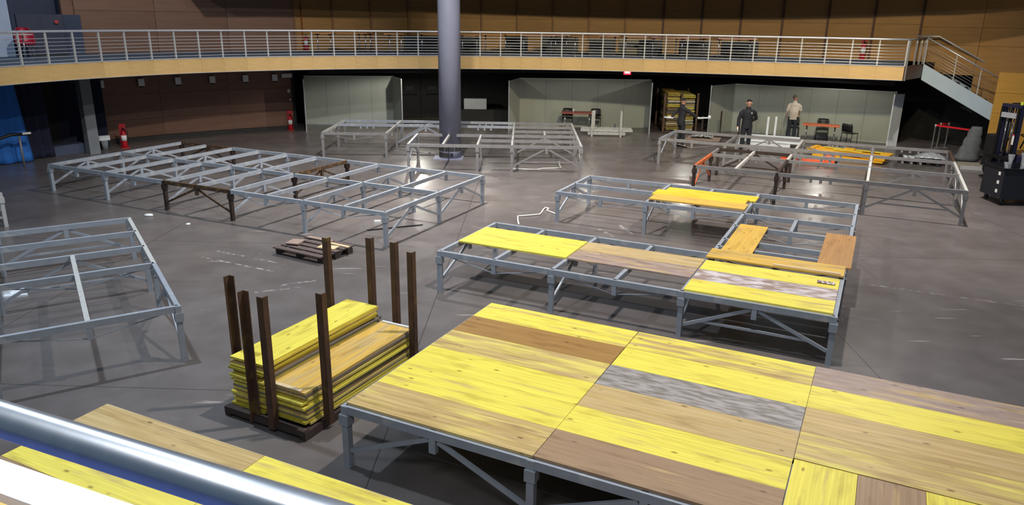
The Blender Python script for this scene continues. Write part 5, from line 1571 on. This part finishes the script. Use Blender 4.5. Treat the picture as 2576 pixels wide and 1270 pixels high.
    for sd in 'lr':
        b = Sk(); an = Vector(P_[sd + 'an']); to = Vector(P_[sd + 'toe'])
        b.add('an', an + Vector((0, 0, .02)), .052); b.add('heel', an + Vector((0, .02, -.035)), .048, 'an'); b.add('ball', an.lerp(to, .6) + Vector((0, 0, -.012)), .046, 'heel'); b.add('toe', to + Vector((0, -.03, .006)), .038, 'ball')
        skin_mesh('shoe', b.v, b.e, 'boot', t, 1)
        if sd in gloves:
            g = Sk(); g.add(sd + 'wrist', P_[sd + 'wr'], .036); hand(g, sd, P_[sd + 'wr'], P_[sd + 'hd'], P_[sd + 'pn'], 1.28)
            skin_mesh('glove', g.v, g.e, 'glove_white', t, 1)
    if hat:
        h = Sk(); h.add('lo', sku + Vector((0, 0, -.02)) - f_ * .03, (.088, .088)); h.add('a', sku + Vector((0, 0, .03)) - f_ * .008, (.099, .112), 'lo'); h.add('b', crn + Vector((0, 0, .014)), (.086, .096), 'a'); h.add('c', crn + Vector((0, 0, .045)) - f_ * .01, (.05, .05), 'b')
        skin_mesh('beanie', h.v, h.e, hat, t, 2)
    if hair:
        h = Sk(); h.add('lo', sku + Vector((0, 0, -.01)) - f_ * .035, (.076, .076)); h.add('a', sku + Vector((0, 0, .045)) - f_ * .018, (.09, .1), 'lo'); h.add('b', crn + Vector((0, 0, .016)) - f_ * .0, (.08, .09), 'a'); h.add('c', crn + Vector((0, 0, .04)) + f_ * .01, (.055, .06), 'b')
        skin_mesh('hair', h.v, h.e, hair, t, 2)
    if logo:
        c_ = Vector(P_['chest']) + Vector((.085, -.128, .03))
        lg = MB(); lg.beam(c_ + Vector((-.022, 0, .018)), c_ + Vector((-.004, 0, -.018)), .004, .012); lg.beam(c_ + Vector((.022, 0, .018)), c_ + Vector((.004, 0, -.018)), .004, .012); lg.beam(c_ + Vector((-.024, 0, .018)), c_ + Vector((.024, 0, .018)), .004, .01)
        lg.build('chest_logo', 'paper', t)
    return t
# worker in profile, arms spread, holding a short white bar
person('worker in charcoal jacket and beanie seen in profile, arms spread, beside the far rack', (5.92, 26.42, 0), PI / 2 + .15, 1.73,
       dict(pelvis=(0, .03, .93), chest=(0, -.02, 1.30), lsh=(.17, -.06, 1.41), rsh=(-.17, .02, 1.41), rel=(-.2, -.27, 1.22), rwr=(-.16, -.50, 1.08), rhd=(.05, -1, -.15), rpn=(.3, 0, -1),
            lel=(.22, .17, 1.22), lwr=(.17, .33, 1.05), lhd=(0, .9, .2), lpn=(0, 0, -1), lan=(.1, .06, .085), ltoe=(.12, -.12, .035), ran=(-.1, -.05, .085), rtoe=(-.12, -.23, .035), rkn=(-.1, -.06, .5), face=(.15, -1, -.02)),
       ('jacket_charcoal', 'trousers_dark'), hat='beanie_dark', gloves='lr')
wb_ = MB(); wb_.tube([(6.42, 26.42, 1.03), (6.86, 26.40, 1.05)], .028, 10); wb_.lathe([(.05, -.06), (.055, 0), (.05, .06)], 10, (6.88, 26.40, 1.07))
tag(wb_.build('steel_coupler', 'white_paint', None, True), 'short white steel bar held out by the worker in the beanie', 'bar')
wb2 = MB(); wb2.tube([(5.30, 26.45, 1.05), (5.62, 26.43, 1.02)], .025, 10)
tag(wb2.build('steel_coupler', 'white_paint', None, True), 'short pale bar in the rear hand of the worker in the beanie', 'bar')
person('worker in black jacket with white chest logo standing facing the camera, one hand behind back', (7.9, 25.35, 0), -.05, 1.80,
       dict(rel=(-.27, .02, 1.13), rwr=(-.30, -.04, .88), rhd=(-.05, -.15, -1), rpn=(1, 0, 0), lel=(.31, .10, 1.14), lwr=(.14, .20, 1.02), lhd=(-1, .1, 0), lpn=(0, 1, 0), lan=(.115, .03, .085), ran=(-.115, .02, .085), face=(-.12, -1, -.12)),
       ('jacket_black', 'trousers_dark'), gloves='r', logo=True, hair='hair_dark')
person('worker in white jumper and grey beanie seen from behind, leaning on steel bars', (10.55, 28.35, 0), PI - .35, 1.70,
       dict(spine=(0, .02, 1.10), chest=(0, -.03, 1.30), lel=(.24, -.02, 1.15), lwr=(.26, -.14, .94), lhd=(0, -.3, -1), rel=(-.24, -.06, 1.16), rwr=(-.2, -.24, 1.02), face=(.2, -1, .05)),
       ('jumper_white', 'trousers_blue'), hat='beanie_grey')
